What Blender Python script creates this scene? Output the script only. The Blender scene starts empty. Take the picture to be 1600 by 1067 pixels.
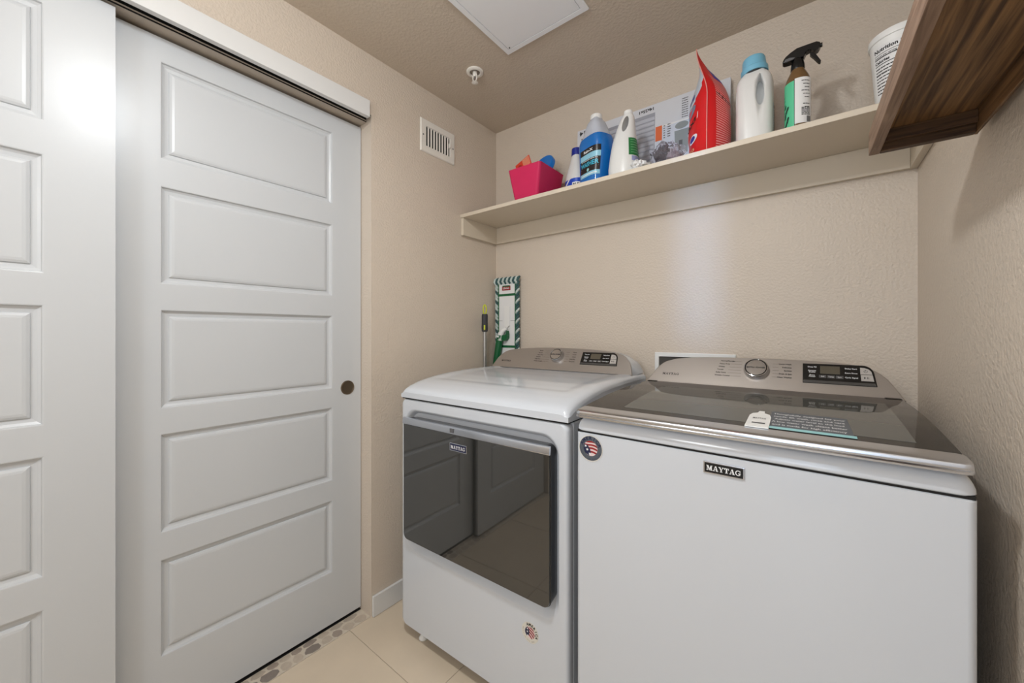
import bpy, math, random
from math import sin, cos, pi, radians, sqrt
from mathutils import Matrix, Vector, noise

SC = bpy.context.scene
COL = SC.collection
random.seed(7)

# ------------------------------------------------------------------ camera, world, lights, exposure
RW, RD, RH = 1.70, 3.25, 2.334          # room width, depth, height (back wall at y=0, left wall at x=0)
cam_d = bpy.data.cameras.new('camera'); cam = bpy.data.objects.new('camera', cam_d); COL.objects.link(cam)
cam.location = (1.444, -1.70, 1.184); cam.rotation_euler = (pi/2, 0, radians(37.97))
cam_d.sensor_width = 36; cam_d.lens = 601/1600*36; cam_d.shift_y = -14.5/1600; cam_d.clip_start = .02
SC.camera = cam
SC.view_settings.view_transform = 'Standard'; SC.view_settings.look = 'None'
SC.view_settings.exposure = 0.0; SC.view_settings.gamma = 1.0; SC.view_settings.use_curve_mapping = False
w = bpy.data.worlds.new('world'); SC.world = w; w.use_nodes = True
w.node_tree.nodes['Background'].inputs[0].default_value = (.75, .84, 1, 1)
w.node_tree.nodes['Background'].inputs[1].default_value = .35

def area(name, loc, rot, sx, sy, watts, col, shape='RECTANGLE', spread=180):
    l = bpy.data.lights.new(name, 'AREA'); l.shape = shape; l.size = sx; l.size_y = sy; l.energy = watts; l.color = col
    l.spread = radians(spread)
    o = bpy.data.objects.new(name, l); COL.objects.link(o); o.location = loc; o.rotation_euler = rot; return o
# ceiling lamp just behind the picture's upper edge, an added fill lamp further back, daylight through an unseen rear doorway, an added narrow beam
def bulb(name, loc, rad, watts, col):
    l = bpy.data.lights.new(name, 'POINT'); l.shadow_soft_size = rad; l.energy = watts; l.color = col
    o = bpy.data.objects.new(name, l); COL.objects.link(o); o.location = loc; return o
bulb('ceiling_lamp_light', (.92, -1.48, 2.21), .05, 15.0, (.92, .965, 1))
area('ceiling_lamp_down', (.92, -1.48, 2.14), (0, 0, 0), .10, .10, 8.0, (.92, .965, 1), 'DISK')
bulb('rear_fill_light', (.85, -2.75, 1.75), .20, 21.0, (.92, .965, 1))  # fill lamp added out of view to brighten the room
area('daylight', (1.42, -3.60, 1.15), (radians(90), 0, 0), .42, 1.7, 11.0, (.70, .84, 1.0))
area('cool_streak_light', (1.50, -3.55, 1.58), (radians(90), 0, radians(6.8)), .04, .86, .135, (.34, .58, 1.0), spread=5)  # narrow cool lamp added to lay the blue streak on the back wall

# ------------------------------------------------------------------ materials
def lin(c):
    c = c/255
    return c/12.92 if c <= .04045 else ((c+.055)/1.055)**2.4
def rgb(r, g, b): return (lin(r), lin(g), lin(b), 1)
MATS = {}
def mat(name, c, rough=.5, metal=0, spec=.5, coat=0, var=.05, vscale=20, bump=0, bscale=90, bdist=.002, stretch=None,
        trans=0, alpha=1, emit=0, ior=None, aniso=0, coatr=.05):
    if name in MATS: return MATS[name]
    m = bpy.data.materials.new(name); m.use_nodes = True; nt = m.node_tree; N = nt.nodes; L = nt.links
    p = N['Principled BSDF']
    p.inputs['Roughness'].default_value = rough; p.inputs['Metallic'].default_value = metal
    p.inputs['Specular IOR Level'].default_value = spec; p.inputs['Coat Weight'].default_value = coat
    p.inputs['Coat Roughness'].default_value = coatr
    p.inputs['Transmission Weight'].default_value = trans; p.inputs['Alpha'].default_value = alpha
    if ior: p.inputs['IOR'].default_value = ior
    tc = N.new('ShaderNodeTexCoord'); src = tc.outputs['Object']
    if stretch:
        mp = N.new('ShaderNodeMapping'); mp.inputs['Scale'].default_value = stretch; L.new(src, mp.inputs[0]); src = mp.outputs[0]
    nz = N.new('ShaderNodeTexNoise'); nz.inputs['Scale'].default_value = vscale; nz.inputs['Detail'].default_value = 4
    L.new(src, nz.inputs['Vector'])
    mx = N.new('ShaderNodeMixRGB'); L.new(nz.outputs['Fac'], mx.inputs[0])
    mx.inputs[1].default_value = (c[0]*(1-var), c[1]*(1-var), c[2]*(1-var), 1)
    mx.inputs[2].default_value = (min(1, c[0]*(1+var)), min(1, c[1]*(1+var)), min(1, c[2]*(1+var)), 1)
    L.new(mx.outputs[0], p.inputs['Base Color'])
    if bump:
        n2 = N.new('ShaderNodeTexNoise'); n2.inputs['Scale'].default_value = bscale; n2.inputs['Detail'].default_value = 2.5
        n2.inputs['Roughness'].default_value = .45
        L.new(src, n2.inputs['Vector'])
        b = N.new('ShaderNodeBump'); b.inputs['Strength'].default_value = bump; b.inputs['Distance'].default_value = bdist
        L.new(n2.outputs['Fac'], b.inputs['Height']); L.new(b.outputs[0], p.inputs['Normal'])
    MATS[name] = m
    return m

WALLC = rgb(210, 197, 182)
M_wall = mat('wall_paint', WALLC, .42, spec=.45, var=.02, vscale=3, bump=.8, bscale=125, bdist=.0030)
M_ceil = mat('ceiling_paint', rgb(200, 187, 171), .6, spec=.3, var=.02, vscale=3, bump=.6, bscale=110, bdist=.003)
M_trim = mat('white_trim', rgb(220, 220, 219), .38, var=.01, bump=.05, bscale=60)
M_pan = mat('panel_white', rgb(238, 240, 243), .45, var=.01)
M_door = mat('door_paint', rgb(200, 203, 206), .31, spec=.38, var=.012, vscale=4, bump=.10, bscale=70, bdist=.001)
M_shelf = mat('shelf_paint', rgb(212, 200, 182), .5, var=.02, vscale=5)
M_shadowgap = mat('dark_gap', rgb(24, 22, 20), .8)  # near-black colour standing in for shade inside gaps and slots
M_track = mat('track_paint', rgb(186, 174, 160), .5)
M_appl = mat('white_enamel', rgb(206, 210, 216), .16, spec=.5, coat=.3, var=.004, vscale=2)
M_applgrey = mat('grey_enamel', rgb(150, 155, 162), .25, spec=.5, var=.01)
M_silver = mat('brushed_silver', rgb(172, 165, 159), .36, metal=.75, var=.03, vscale=30, stretch=(1, 40, 40))
M_chrome = mat('chrome', rgb(205, 206, 208), .10, metal=1, var=.01)
M_bar = mat('satin_steel', rgb(206, 210, 218), .20, metal=1, var=.02, vscale=30, stretch=(1, 40, 40))
M_dial = mat('brushed_dial', rgb(185, 182, 180), .22, metal=.9, var=.05, vscale=60)
M_blackglass = mat('dark_glass', rgb(42, 42, 40), .03, spec=.9, coat=.7, var=.02, ior=1.5)
M_lidglass = mat('smoked_glass', rgb(36, 34, 32), .05, spec=.2, var=.02, ior=1.45)
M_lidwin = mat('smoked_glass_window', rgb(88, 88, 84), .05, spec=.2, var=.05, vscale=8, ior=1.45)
M_black = mat('black_plastic', rgb(16, 16, 17), .25, spec=.5)
M_blackm = mat('black_matte', rgb(22, 21, 21), .6)
M_ink = mat('black_ink', rgb(30, 29, 29), .6)
M_inkgrey = mat('grey_ink', rgb(92, 92, 94), .6)
M_white = mat('white_plastic', rgb(236, 236, 234), .35, var=.01)
M_paper = mat('white_paper', rgb(232, 232, 232), .6, var=.02)
M_key = mat('key_grey', rgb(180, 174, 168), .4)
M_lcd = mat('lcd_grey', rgb(92, 86, 74), .15)
M_darkkey = mat('dark_key', rgb(78, 76, 76), .4)
M_navy = mat('navy_print', rgb(24, 30, 66), .5)
M_redp = mat('red_print', rgb(150, 30, 34), .5)
M_cream = mat('cream_print', rgb(216, 212, 202), .5)
M_slate = mat('slate_print', rgb(82, 88, 96), .45)
M_teal = mat('teal_print', rgb(150, 205, 208), .4)
M_vent = mat('vent_enamel', rgb(232, 228, 220), .35)
M_galv = mat('galvanised_steel', rgb(178, 178, 176), .3, metal=.9, var=.05)
M_bronze = mat('aged_nickel', rgb(120, 108, 92), .28, metal=.9, var=.08)
M_tile = mat('beige_tile', rgb(214, 198, 176), .42, var=.09, vscale=6, bump=.03, bscale=40)
M_grout = mat('grout', rgb(182, 167, 147), .85, var=.08)
M_grout2 = mat('pale_grout', rgb(205, 194, 178), .85, var=.12, vscale=60, bump=.4, bscale=150)

# ------------------------------------------------------------------ mesh helper
class MB:
    def __init__(s): s.v = []; s.f = []; s.mi = []
    def add(s, vs, fs, M=None, mi=0, flip=False):
        b = len(s.v)
        if M is None: s.v += [tuple(v) for v in vs]
        elif callable(M): s.v += [tuple(M(*v)) for v in vs]
        else: s.v += [tuple(M @ Vector(v)) for v in vs]
        for f in fs:
            f = [b+i for i in f]
            s.f.append(f[::-1] if flip else f); s.mi.append(mi)
        return s
    def box(s, x0, x1, y0, y1, z0, z1, M=None, mi=0):
        vs = [(x, y, z) for z in (z0, z1) for y in (y0, y1) for x in (x0, x1)]
        return s.add(vs, [(0, 2, 3, 1), (4, 5, 7, 6), (0, 1, 5, 4), (2, 6, 7, 3), (0, 4, 6, 2), (1, 3, 7, 5)], M, mi)
    def loft(s, loops, cap0=True, cap1=True, M=None, mi=0, closed=True, mis=None):
        n = len(loops[0]); vs = [p for l in loops for p in l]; b = len(s.v)
        s.add(vs, [], M)
        for i in range(len(loops)-1):
            for j in range(n if closed else n-1):
                k = (j+1) % n
                s.f.append([b+i*n+j, b+i*n+k, b+(i+1)*n+k, b+(i+1)*n+j]); s.mi.append(mis[i] if mis else mi)
        if cap0: s.f.append([b+j for j in range(n)][::-1]); s.mi.append(mis[0] if mis else mi)
        if cap1: s.f.append([b+(len(loops)-1)*n+j for j in range(n)]); s.mi.append(mis[-1] if mis else mi)
        return s
    def rbox(s, x0, x1, y0, y1, z0, z1, e=.003, rc=None, M=None, mi=0, n=4):
        rc = e if rc is None else rc; rc = max(rc, e*1.01)
        L = []
        for k in range(n+1):
            t = k/n*pi/2; L.append((e*(1-sin(t)), z0+e*(1-cos(t))))
        L += [(a, z0+z1-b) for a, b in reversed(L)]
        return s.loft([[(x, y, z) for x, y in rrect(x0+i, x1-i, y0+i, y1-i, max(rc-i, .0002), n)] for i, z in L], M=M, mi=mi)
    def tube(s, pts, r, n=12, M=None, mi=0, caps=True):
        P = [Vector(p) for p in pts]; R = r if isinstance(r, (list, tuple)) else [r]*len(P); loops = []; up = None
        for i, p in enumerate(P):
            t = (P[min(i+1, len(P)-1)]-P[max(i-1, 0)]).normalized()
            if up is None: up = t.orthogonal().normalized()
            else: up = (up - t*up.dot(t)).normalized()
            q = t.cross(up)
            loops.append([p+R[i]*(cos(2*pi*j/n)*up+sin(2*pi*j/n)*q) for j in range(n)])
        return s.loft(loops, caps, caps, M=M, mi=mi)
    def lathe(s, prof, n=32, c=(0, 0), M=None, mi=0, cap0=True, cap1=True):
        return s.loft([[(c[0]+r*cos(2*pi*j/n), c[1]+r*sin(2*pi*j/n), z) for j in range(n)] for r, z in prof], cap0, cap1, M=M, mi=mi)
    def prism(s, poly, z0, z1, M=None, mi=0):
        a = sum(poly[i][0]*poly[(i+1) % len(poly)][1]-poly[(i+1) % len(poly)][0]*poly[i][1] for i in range(len(poly)))
        if a < 0: poly = poly[::-1]
        return s.loft([[(x, y, z0) for x, y in poly], [(x, y, z1) for x, y in poly]], M=M, mi=mi)
    def flat(s, poly, z=0, M=None, mi=0):
        return s.add([(x, y, z) for x, y in poly], [list(range(len(poly)))], M, mi)
    def build(s, name, mats, parent=None, smooth=True, angle=35, **props):
        me = bpy.data.meshes.new(name); me.from_pydata(s.v, [], s.f)
        for m in (mats if isinstance(mats, (list, tuple)) else [mats]): me.materials.append(m)
        me.polygons.foreach_set('material_index', s.mi)
        if smooth:
            me.polygons.foreach_set('use_smooth', [True]*len(me.polygons)); me.set_sharp_from_angle(angle=radians(angle))
        me.update()
        o = bpy.data.objects.new(name, me); COL.objects.link(o)
        if smooth:
            wn = o.modifiers.new('weighted', 'WEIGHTED_NORMAL'); wn.keep_sharp = True; wn.weight = 80
        if parent: o.parent = parent
        if name in ('cycle_lettering', 'panel_lettering', 'fine_print', 'back_print', 'packet_print', 'label_lettering', 'sticker_lettering', 'tag_lettering'): o['kind'] = 'stuff'
        for k, v in props.items(): o[k] = v
        return o

def rrect(x0, x1, y0, y1, r, n=4):
    r = min(r, (x1-x0)/2-1e-5, (y1-y0)/2-1e-5); out = []
    for cx, cy, a in ((x1-r, y1-r, 0), (x0+r, y1-r, pi/2), (x0+r, y0+r, pi), (x1-r, y0+r, 3*pi/2)):
        for k in range(n+1):
            t = a+k/n*pi/2; out.append((cx+r*cos(t), cy+r*sin(t)))
    return out
def circ(cx, cy, r, n=32, ry=None): return [(cx+r*cos(2*pi*k/n), cy+(ry or r)*sin(2*pi*k/n)) for k in range(n)]
def frame(o, ex, ey, ez):
    M = Matrix.Identity(4)
    for i, v in enumerate((ex, ey, ez, o)):
        for j in range(3): M[j][i] = v[j]
    return M
def thing(name, label, cat, loc=(0, 0, 0), rz=0, group=None):
    o = bpy.data.objects.new(name, None); COL.objects.link(o); o.location = loc; o.rotation_euler = (0, 0, rz)
    o.empty_display_size = .05; o['label'] = label; o['category'] = cat
    if group: o['group'] = group
    return o
def tag(o, label, cat, group=None):
    o['label'] = label; o['category'] = cat
    if group: o['group'] = group
    return o
def boolean(o, cutters):
    for c in cutters:
        m = o.modifiers.new('b', 'BOOLEAN'); m.operation = 'DIFFERENCE'; m.object = c; m.solver = 'EXACT'
    dg = bpy.context.evaluated_depsgraph_get()
    me = bpy.data.meshes.new_from_object(o.evaluated_get(dg)); o.modifiers.clear(); o.data = me
    for c in cutters: bpy.data.objects.remove(c)
    me.polygons.foreach_set('use_smooth', [True]*len(me.polygons)); me.set_sharp_from_angle(angle=radians(40))

# ------------------------------------------------------------------ lettering
_tc = {}
def text_mesh(s, bold=0):
    if (s, bold) in _tc: return _tc[(s, bold)]
    cu = bpy.data.curves.new('t', 'FONT'); cu.body = s; cu.size = 1; cu.align_x = 'LEFT'; cu.offset = bold; cu.resolution_u = 2
    o = bpy.data.objects.new('t', cu); COL.objects.link(o)
    dg = bpy.context.evaluated_depsgraph_get()
    me = bpy.data.meshes.new_from_object(o.evaluated_get(dg))
    vs = [tuple(v.co) for v in me.vertices]; fs = [list(p.vertices) for p in me.polygons]
    bpy.data.objects.remove(o); bpy.data.meshes.remove(me); bpy.data.curves.remove(cu)
    _tc[(s, bold)] = (vs, fs); return vs, fs
def put_text(mb, s, x, y, h, M, align='L', wid=None, bold=.01, rot=0, mi=0, z=0):
    """lettering of capital height h with its base line at (x, y) in the plane given by M"""
    vs, fs = text_mesh(s, bold)
    if not vs: return
    x0 = min(v[0] for v in vs); x1 = max(v[0] for v in vs); k = h/.70; kx = k if wid is None else wid/(x1-x0)
    W = (x1-x0)*kx; ox = {'L': 0, 'C': -W/2, 'R': -W}[align]
    c, sn = cos(rot), sin(rot)
    out = []
    for v in vs:
        a = (v[0]-x0)*kx+ox; b = v[1]*k
        out.append((x+a*c-b*sn, y+a*sn+b*c, z))
    mb.add(out, fs, M, mi)
# bold slab-serif capitals drawn as polygons on a unit cap height
def R4(x0, x1, y0, y1): return [(x0, y0), (x1, y0), (x1, y1), (x0, y1)]
def arc(cx, cy, ro, ri, a0, a1, n=14, sx=1):
    o = [(cx+sx*ro*cos(a0+(a1-a0)*k/n), cy+ro*sin(a0+(a1-a0)*k/n)) for k in range(n+1)]
    i = [(cx+sx*ri*cos(a0+(a1-a0)*k/n), cy+(ri+.03)*sin(a0+(a1-a0)*k/n)) for k in range(n+1)]
    return [[o[k], o[k+1], i[k+1], i[k]] for k in range(n)]
SLAB = {
 'M': (1.12, [R4(0, .30, 0, .13), R4(.09, .20, 0, 1), R4(0, .22, .87, 1), [(.09, 1), (.36, 1), (.66, .12), (.46, .02)], [(.46, .02), (.62, .02), (.86, .98), (.74, .98)],
     R4(.74, .98, 0, 1), R4(.66, 1.08, 0, .13), R4(.74, 1.08, .87, 1)]),
 'A': (.96, [R4(0, .34, 0, .12), [(.10, .06), (.20, .06), (.50, 1), (.40, 1)], [(.40, 1), (.60, 1), (.88, .06), (.62, .06)], R4(.52, .96, 0, .12), R4(.24, .68, .28, .38)]),
 'Y': (.94, [R4(0, .40, .88, 1), [(.06, .94), (.34, .94), (.58, .46), (.38, .40)], [(.44, .42), (.56, .42), (.86, .94), (.76, .94)], R4(.60, .94, .88, 1), R4(.36, .60, 0, .5), R4(.26, .70, 0, .12)]),
 'T': (.86, [R4(.02, .84, .87, 1), R4(.31, .55, 0, 1), R4(.20, .66, 0, .12), [(.02, 1), (.02, .64), (.10, .64), (.22, .9)], [(.84, 1), (.84, .64), (.76, .64), (.64, .9)]]),
 'G': (.98, arc(.50, .50, .52, .34, radians(40), radians(325), 18, .92) + [R4(.62, .86, .05, .48), R4(.52, .96, .38, .50), R4(.78, .88, .62, .98)]),
}
def slab(mb, word, x, y, h, wid, M, z=0, mi=0, gap=.04):
    tot = sum(SLAB[c][0]+gap for c in word)-gap; kx = wid/tot; cx = x
    for c in word:
        wd, polys = SLAB[c]
        for p in polys: mb.flat([(cx+a*kx, y+b*h) for a, b in p], z, M, mi)
        cx += (wd+gap)*kx
def bars(mb, x0, x1, y, h, M, seed=0, mi=0, z=0, fill=.85):
    """one line of print too fine to read: broken dashes"""
    rn = random.Random(seed); x = x0
    while x < x1:
        l = rn.uniform(1.2, 5)*h; e = min(x+l, x1)
        mb.flat(R4(x, e, y, y+h), z, M, mi); x = e+h*.5/fill
def cyl(cx, cy, r, a0=-pi/2):
    """wraps (s, z, d) on an upright cylinder: s is arc length from azimuth a0, d is offset outwards"""
    return lambda s_, z_, d=0: (cx+(r+d)*cos(a0+s_/r), cy+(r+d)*sin(a0+s_/r), z_)
def patch(mb, x0, x1, y0, y1, fn, nx=14, ny=4, d=0, mi=0):
    vs = [(x0+(x1-x0)*i/nx, y0+(y1-y0)*j/ny, d) for j in range(ny+1) for i in range(nx+1)]
    mb.add(vs, [[j*(nx+1)+i, j*(nx+1)+i+1, (j+1)*(nx+1)+i+1, (j+1)*(nx+1)+i] for j in range(ny) for i in range(nx)], fn, mi)

# ================================================================== ROOM
def struct(name, mb, m, parent=None, **k):
    o = mb.build(name, m, parent, **k)
    if not parent: o['kind'] = 'structure'
    return o
T = .12
DY0, DY1, DZ = -.800, -2.32, 2.085      # sliding-door opening in the left wall
b = MB(); b.box(-T, RW+T, -RD-T, 0, -.08, -.0022)
floor = struct('floor', b, M_grout, smooth=False)
tile0 = None; pit = .474; g = .0022
xs = [-.006+pit*i for i in range(5)]; ys = [-.892+pit*k for k in range(-6, 3)]
for i in range(len(xs)-1):
    for k in range(len(ys)-1):
        x0, x1 = xs[i]+g/2, min(xs[i+1]-g/2, RW); y0, y1 = max(ys[k]+g/2, -RD), min(ys[k+1]-g/2, 0)
        if x1-x0 < .02 or y1-y0 < .02: continue
        MB().rbox(x0, x1, y0, y1, -.0022, random.uniform(-.0003, 0), .0007, M=None, n=1).build('tile', M_tile, floor)
# pebble mosaic strip under the sliding doors
pc = [rgb(150, 138, 128), rgb(176, 164, 150), rgb(190, 176, 160), rgb(160, 146, 134), rgb(134, 124, 116)]
M_peb = [mat('pebble_stone_%s' % 'abcde'[i], c, .55, var=.16, vscale=60) for i, c in enumerate(pc)]
MB().box(-.080, -.007, DY1, DY0, -.0022, -.0008).build('mosaic_bed', M_grout2, floor, smooth=False)
MB().box(-T, -.0785, DY1, DY0, -.0022, .0012).build('door_gap_shade', M_shadowgap, floor, smooth=False)  # dark strip painting in the shade of the gap under the door
rn = random.Random(5)
for xc, lx, off in ((-.029, .0205, 0), (-.0640, .0135, .02)):
    y = DY0-.006-off
    while y > -1.62:
        ly = rn.uniform(.034, .062); n = 8; pts = []
        for k in range(n):
            t = 2*pi*(k+.5)/n+rn.uniform(-.18, .18); sq = 1/max(abs(cos(t)), abs(sin(t))); rr = rn.uniform(.86, 1.0)*min(sq, 1.25)
            pts.append((min(xc+lx*rr*cos(t), -.0085), y-ly/2+ly*.5*rr*sin(t)))
        L = [[(px, py, -.003) for px, py in pts], [(px, py, -.0003) for px, py in pts],
             [(xc+(px-xc)*.9, y-ly/2+(py-y+ly/2)*.9, .0004) for px, py in pts]]
        MB().loft(L, False, True).build('pebble', M_peb[rn.choice((1, 2, 2, 2, 0, 3, 2, 1, 4))], floor)
        y -= ly+.0035
b = MB(); b.box(-T, RW+T, 0, T, -.08, RH+.05); struct('wall_back', b, M_wall, smooth=False)
b = MB(); b.box(RW, RW+T, -RD, 0, -.08, RH+.05); struct('wall_right', b, M_wall, smooth=False)
b = MB(); b.box(-T, 0, DY0, 0, -.08, RH+.05); b.box(-T, 0, DY1, DY0, DZ, RH+.05); b.box(-T, 0, -RD, DY1, -.08, RH+.05)
b.box(-T-.02, -T, DY1-.1, DY0+.1, -.08, DZ+.1)
struct('wall_left', b, M_wall, smooth=False)
b = MB(); b.box(-T, 1.20, -RD-T, -RD, -.08, RH+.05); b.box(1.66, RW+T, -RD-T, -RD, -.08, RH+.05); b.box(1.20, 1.66, -RD-T, -RD, 2.06, RH+.05)
struct('wall_rear', b, M_wall, smooth=False)
b = MB(); b.box(-T-.02, RW+T, -RD-T, T, RH, RH+.06); struct('ceiling', b, M_ceil, smooth=False)
b = MB(); b.rbox(0, .012, -.797, -.0005, .001, .086, .002); struct('baseboard_left', b, M_trim)
b = MB(); b.rbox(.0005, RW, -.012, -.0005, .001, .086, .002); struct('baseboard_back', b, M_trim)
b = MB(); b.rbox(RW-.012, RW-.0005, -RD+.001, -.0125, .001, .086, .002); struct('baseboard_right', b, M_trim)

# fascia hiding the sliding-door track, with the track itself
b = MB(); b.rbox(.0005, .021, DY1-.05, -.818, 2.063, 2.130, .0018); struct('trim_1', b, M_trim)
b = MB(); b.box(-.0365, -.001, DY1, DY0-.002, 2.0838, 2.0846); b.box(-.0365, -.035, DY1, DY0-.002, 2.0675, 2.0838); struct('trim_slot_shade', b, M_shadowgap, smooth=False)  # dark sheets that put the shade of the track slot into colour
b = MB(); b.box(-.118, -.0366, DY1, DY0-.002, 2.0665, 2.0845); b.rbox(-.0345, -.0315, DY1, DY0-.002, 2.071, 2.0745, .0008); struct('trim_3', b, M_track, smooth=False)

# sliding doors
PZ = [(.220, .509), (.588, .882), (.957, 1.251), (1.328, 1.618), (1.699, 1.987)]
def door(name, xf, ya, yb, th, pull=None):
    """leaf between y=ya (towards the back wall) and y=yb, front face at xf"""
    st = .122; ys_ = [yb, yb+st, ya-st, ya]; zs = [.014]
    for a, c in PZ: zs += [a, c]
    zs.append(2.056)
    b = MB(); f = lambda y, z, d: (xf-d, y, z)
    for i in range(3):
        for k in range(len(zs)-1):
            if i == 1 and k % 2 == 1: continue
            b.add([(ys_[i], zs[k], 0), (ys_[i+1], zs[k], 0), (ys_[i+1], zs[k+1], 0), (ys_[i], zs[k+1], 0)], [(0, 1, 2, 3)], f)
    # edges and back of the leaf, with a tiny eased edge
    b.box(xf-th, xf-.0005, ya-.0005, ya, .014, 2.056); b.box(xf-th, xf-.0005, yb, yb+.0005, .014, 2.056)
    b.box(xf-th, xf-.014, yb, ya, .014, 2.056); b.box(xf-.014, xf-.0005, yb, ya, .014, .0145); b.box(xf-.014, xf-.0005, yb, ya, 2.0555, 2.056)
    d = struct(name, b, M_door, smooth=False)
    for a, c in PZ:
        p = MB(); L = []
        for ins, dep in ((0, 0), (.0025, .0008), (.0045, .0060), (.0105, .0095), (.0170, .0105), (.0200, .0110), (.0215, .0072), (.0270, .0046), (.0330, .0036)):
            L.append([f(y, z, dep) for y, z in ((yb+st+ins, a+ins), (ya-st-ins, a+ins), (ya-st-ins, c-ins), (yb+st+ins, c-ins))])
        p.loft(L, False, True); p.build('raised_panel', M_door, d, smooth=False)
    if pull:
        y, z = pull; fr = frame((xf, y, z), (0, 1, 0), (0, 0, 1), (1, 0, 0))
        q = MB(); q.loft([[(x_, y_, zz) for x_, y_ in circ(0, 0, r, 32)] for r, zz in ((.0292, .0002), (.0288, .0026), (.0270, .0034), (.0258, .0028))], False, False, M=fr)
        q.build('pull_rim', M_bronze, d, label='round metal rim of the finger pull')
        q = MB(); q.loft([[(x_, y_, zz) for x_, y_ in circ(0, 0, r, 32)] for r, zz in ((.0258, .0030), (.0245, .0012), (.019, .0006), (.008, .0004))], False, True, M=fr)
        q.build('finger_pull', M_bronze, d, label='dished aged-nickel finger pull')
    return d
# the finger pull needs the stile to be open behind it: keep the dish shallow in front of the leaf
door('door_1', -.030, -1.541, -2.301, .035)
door('door_2', -.076, -.8025, -1.565, .036, (-.862, .955))

# ceiling access panel
t = thing('access_panel', 'square white access panel with a thin frame set in the ceiling', 'access panel', (.637, -.640, RH))
b = MB(); L = []
for i, z in ((0, -.0005), (0, -.004), (.003, -.007), (.022, -.007), (.0225, -.003)): L.append([(x, y, z) for x, y in rrect(-.184+i, .184-i, -.184+i, .184-i, .002, 2)])
b.loft(L, False, False); b.build('panel_frame', M_pan, t, angle=25)
b = MB(); b.rbox(-.1600, .1600, -.1600, .1600, -.0065, -.0015, .001); b.build('panel_door', M_pan, t)
b = MB(); b.box(-.163, .163, -.163, .163, -.0012, -.0006); b.build('panel_gap', M_shadowgap, t, smooth=False)
b = MB(); b.lathe([(.003, -.0086), (.003, -.0060)], 12, (-.152, .152)); b.build('latch_screw', M_inkgrey, t)

# sprinkler head
t = thing('sprinkler_head', 'white fire sprinkler head in a round ceiling escutcheon', 'sprinkler', (.270, -.462, RH))
b = MB(); b.lathe([(.0375, -.0003), (.0375, -.004), (.033, -.0075), (.025, -.008), (.022, -.003)], 36, cap0=False, cap1=False)
b.build('escutcheon', M_vent, t)
b = MB(); b.lathe([(.022, -.003), (.020, -.001), (.0, -.0005)], 32, cap0=False, cap1=False); b.build('cup', mat('cup_grey', rgb(150, 142, 132), .5), t)
b = MB(); b.lathe([(.010, -.001), (.010, -.014), (.007, -.018), (.006, -.022)], 20); b.build('sprinkler_body', M_vent, t)
for s in (-1, 1):
    b = MB(); b.tube([(s*.009, 0, -.014), (s*.0125, 0, -.024), (s*.010, 0, -.036), (s*.002, 0, -.046)], .0024, 8); b.build('frame_arm', M_vent, t)
b = MB(); b.lathe([(.004, -.044), (.0135, -.0475), (.0145, -.049), (.004, -.0515), (.002, -.053)], 20); b.build('deflector', M_vent, t)
b = MB(); b.tube([(0, 0, -.022), (0, 0, -.044)], .0022, 8); b.build('glass_bulb', M_inkgrey, t)

# wall register
t = thing('wall_vent', 'small white metal air vent with upright slats on the left wall', 'vent', (0, -.441, 2.112))
fx = lambda y, z, d: (d, y, z)
b = MB(); L = []
for i, d in ((0, .0004), (0, .0035), (.004, .008), (.031, .008), (.033, .002)):
    L.append([(d, y, z) for y, z in rrect(-.108+i, .108-i, -.078+i, .078-i, .002, 2)])
b.loft(L, False, False); b.build('vent_frame', M_vent, t, angle=25)
b = MB(); b.box(.0006, .0012, -.0765, .0765, -.047, .047); b.build('dark_duct', M_shadowgap, t, smooth=False)
for k in range(8):
    yc = -.0625+.125*k/7*.985
    b = MB(); b.rbox(-.001, .001, -.0040, .0040, -.0455, .0455, .0007, M=Matrix.Translation((.0055, yc, 0)) @ Matrix.Rotation(radians(-14), 4, 'Z'), n=2)
    b.build('slat', M_vent, t)
b = MB(); b.rbox(.004, .016, .068, .072, -.004, .018, .001); b.build('damper_lever', M_vent, t)
for y in (-.094, .094):
    b = MB(); b.loft([[(d, y+.0035*cos(a*pi/6), .0035*sin(a*pi/6)) for a in range(12)] for d in (.006, .0092)], False, True); b.build('screw', M_inkgrey, t)

# laundry outlet box behind the washer
t = thing('outlet_box', 'white laundry outlet box in the back wall behind the washer', 'outlet box', (1.06, 0, 1.0))
b = MB(); L = []
for i, d in ((0, -.0004), (0, -.007), (.002, -.009), (.017, -.009), (.018, -.0005)):
    L.append([(x, d, z) for x, z in rrect(-.153+i, .153-i, -.10+i, .098-i, .003, 2)])
b.loft(L, False, False); b.build('box_frame', M_white, t, angle=25)
b = MB(); b.box(-.137, .137, -.0012, -.0006, -.084, .082); b.build('box_recess', mat('recess_grey', rgb(70, 66, 60), .6), t, smooth=False)
for x in (-.06, .06):
    b = MB(); b.tube([(x, -.0015, .02), (x, -.028, .02)], .010, 12); b.build('valve', M_bronze, t)

# ================================================================== SHELVES
SZ = 1.796
t = thing('wall_shelf', 'long cream painted shelf on cleats spanning the back wall', 'shelf', (0, 0, SZ))
b = MB(); b.rbox(.0008, RW-.0008, -.288, -.0008, -.0175, 0, .0012); b.build('shelf_board', M_shelf, t)
b = MB(); b.rbox(.0008, .0185, -.283, -.0008, -.108, -.0178, .001); b.build('cleat', M_shelf, t)
b = MB(); b.rbox(RW-.0185, RW-.0008, -.283, -.0008, -.108, -.0178, .001); b.build('cleat', M_shelf, t)
b = MB(); b.rbox(.0188, RW-.0188, -.0185, -.0008, -.108, -.0178, .001); b.build('cleat', M_shelf, t)

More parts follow.
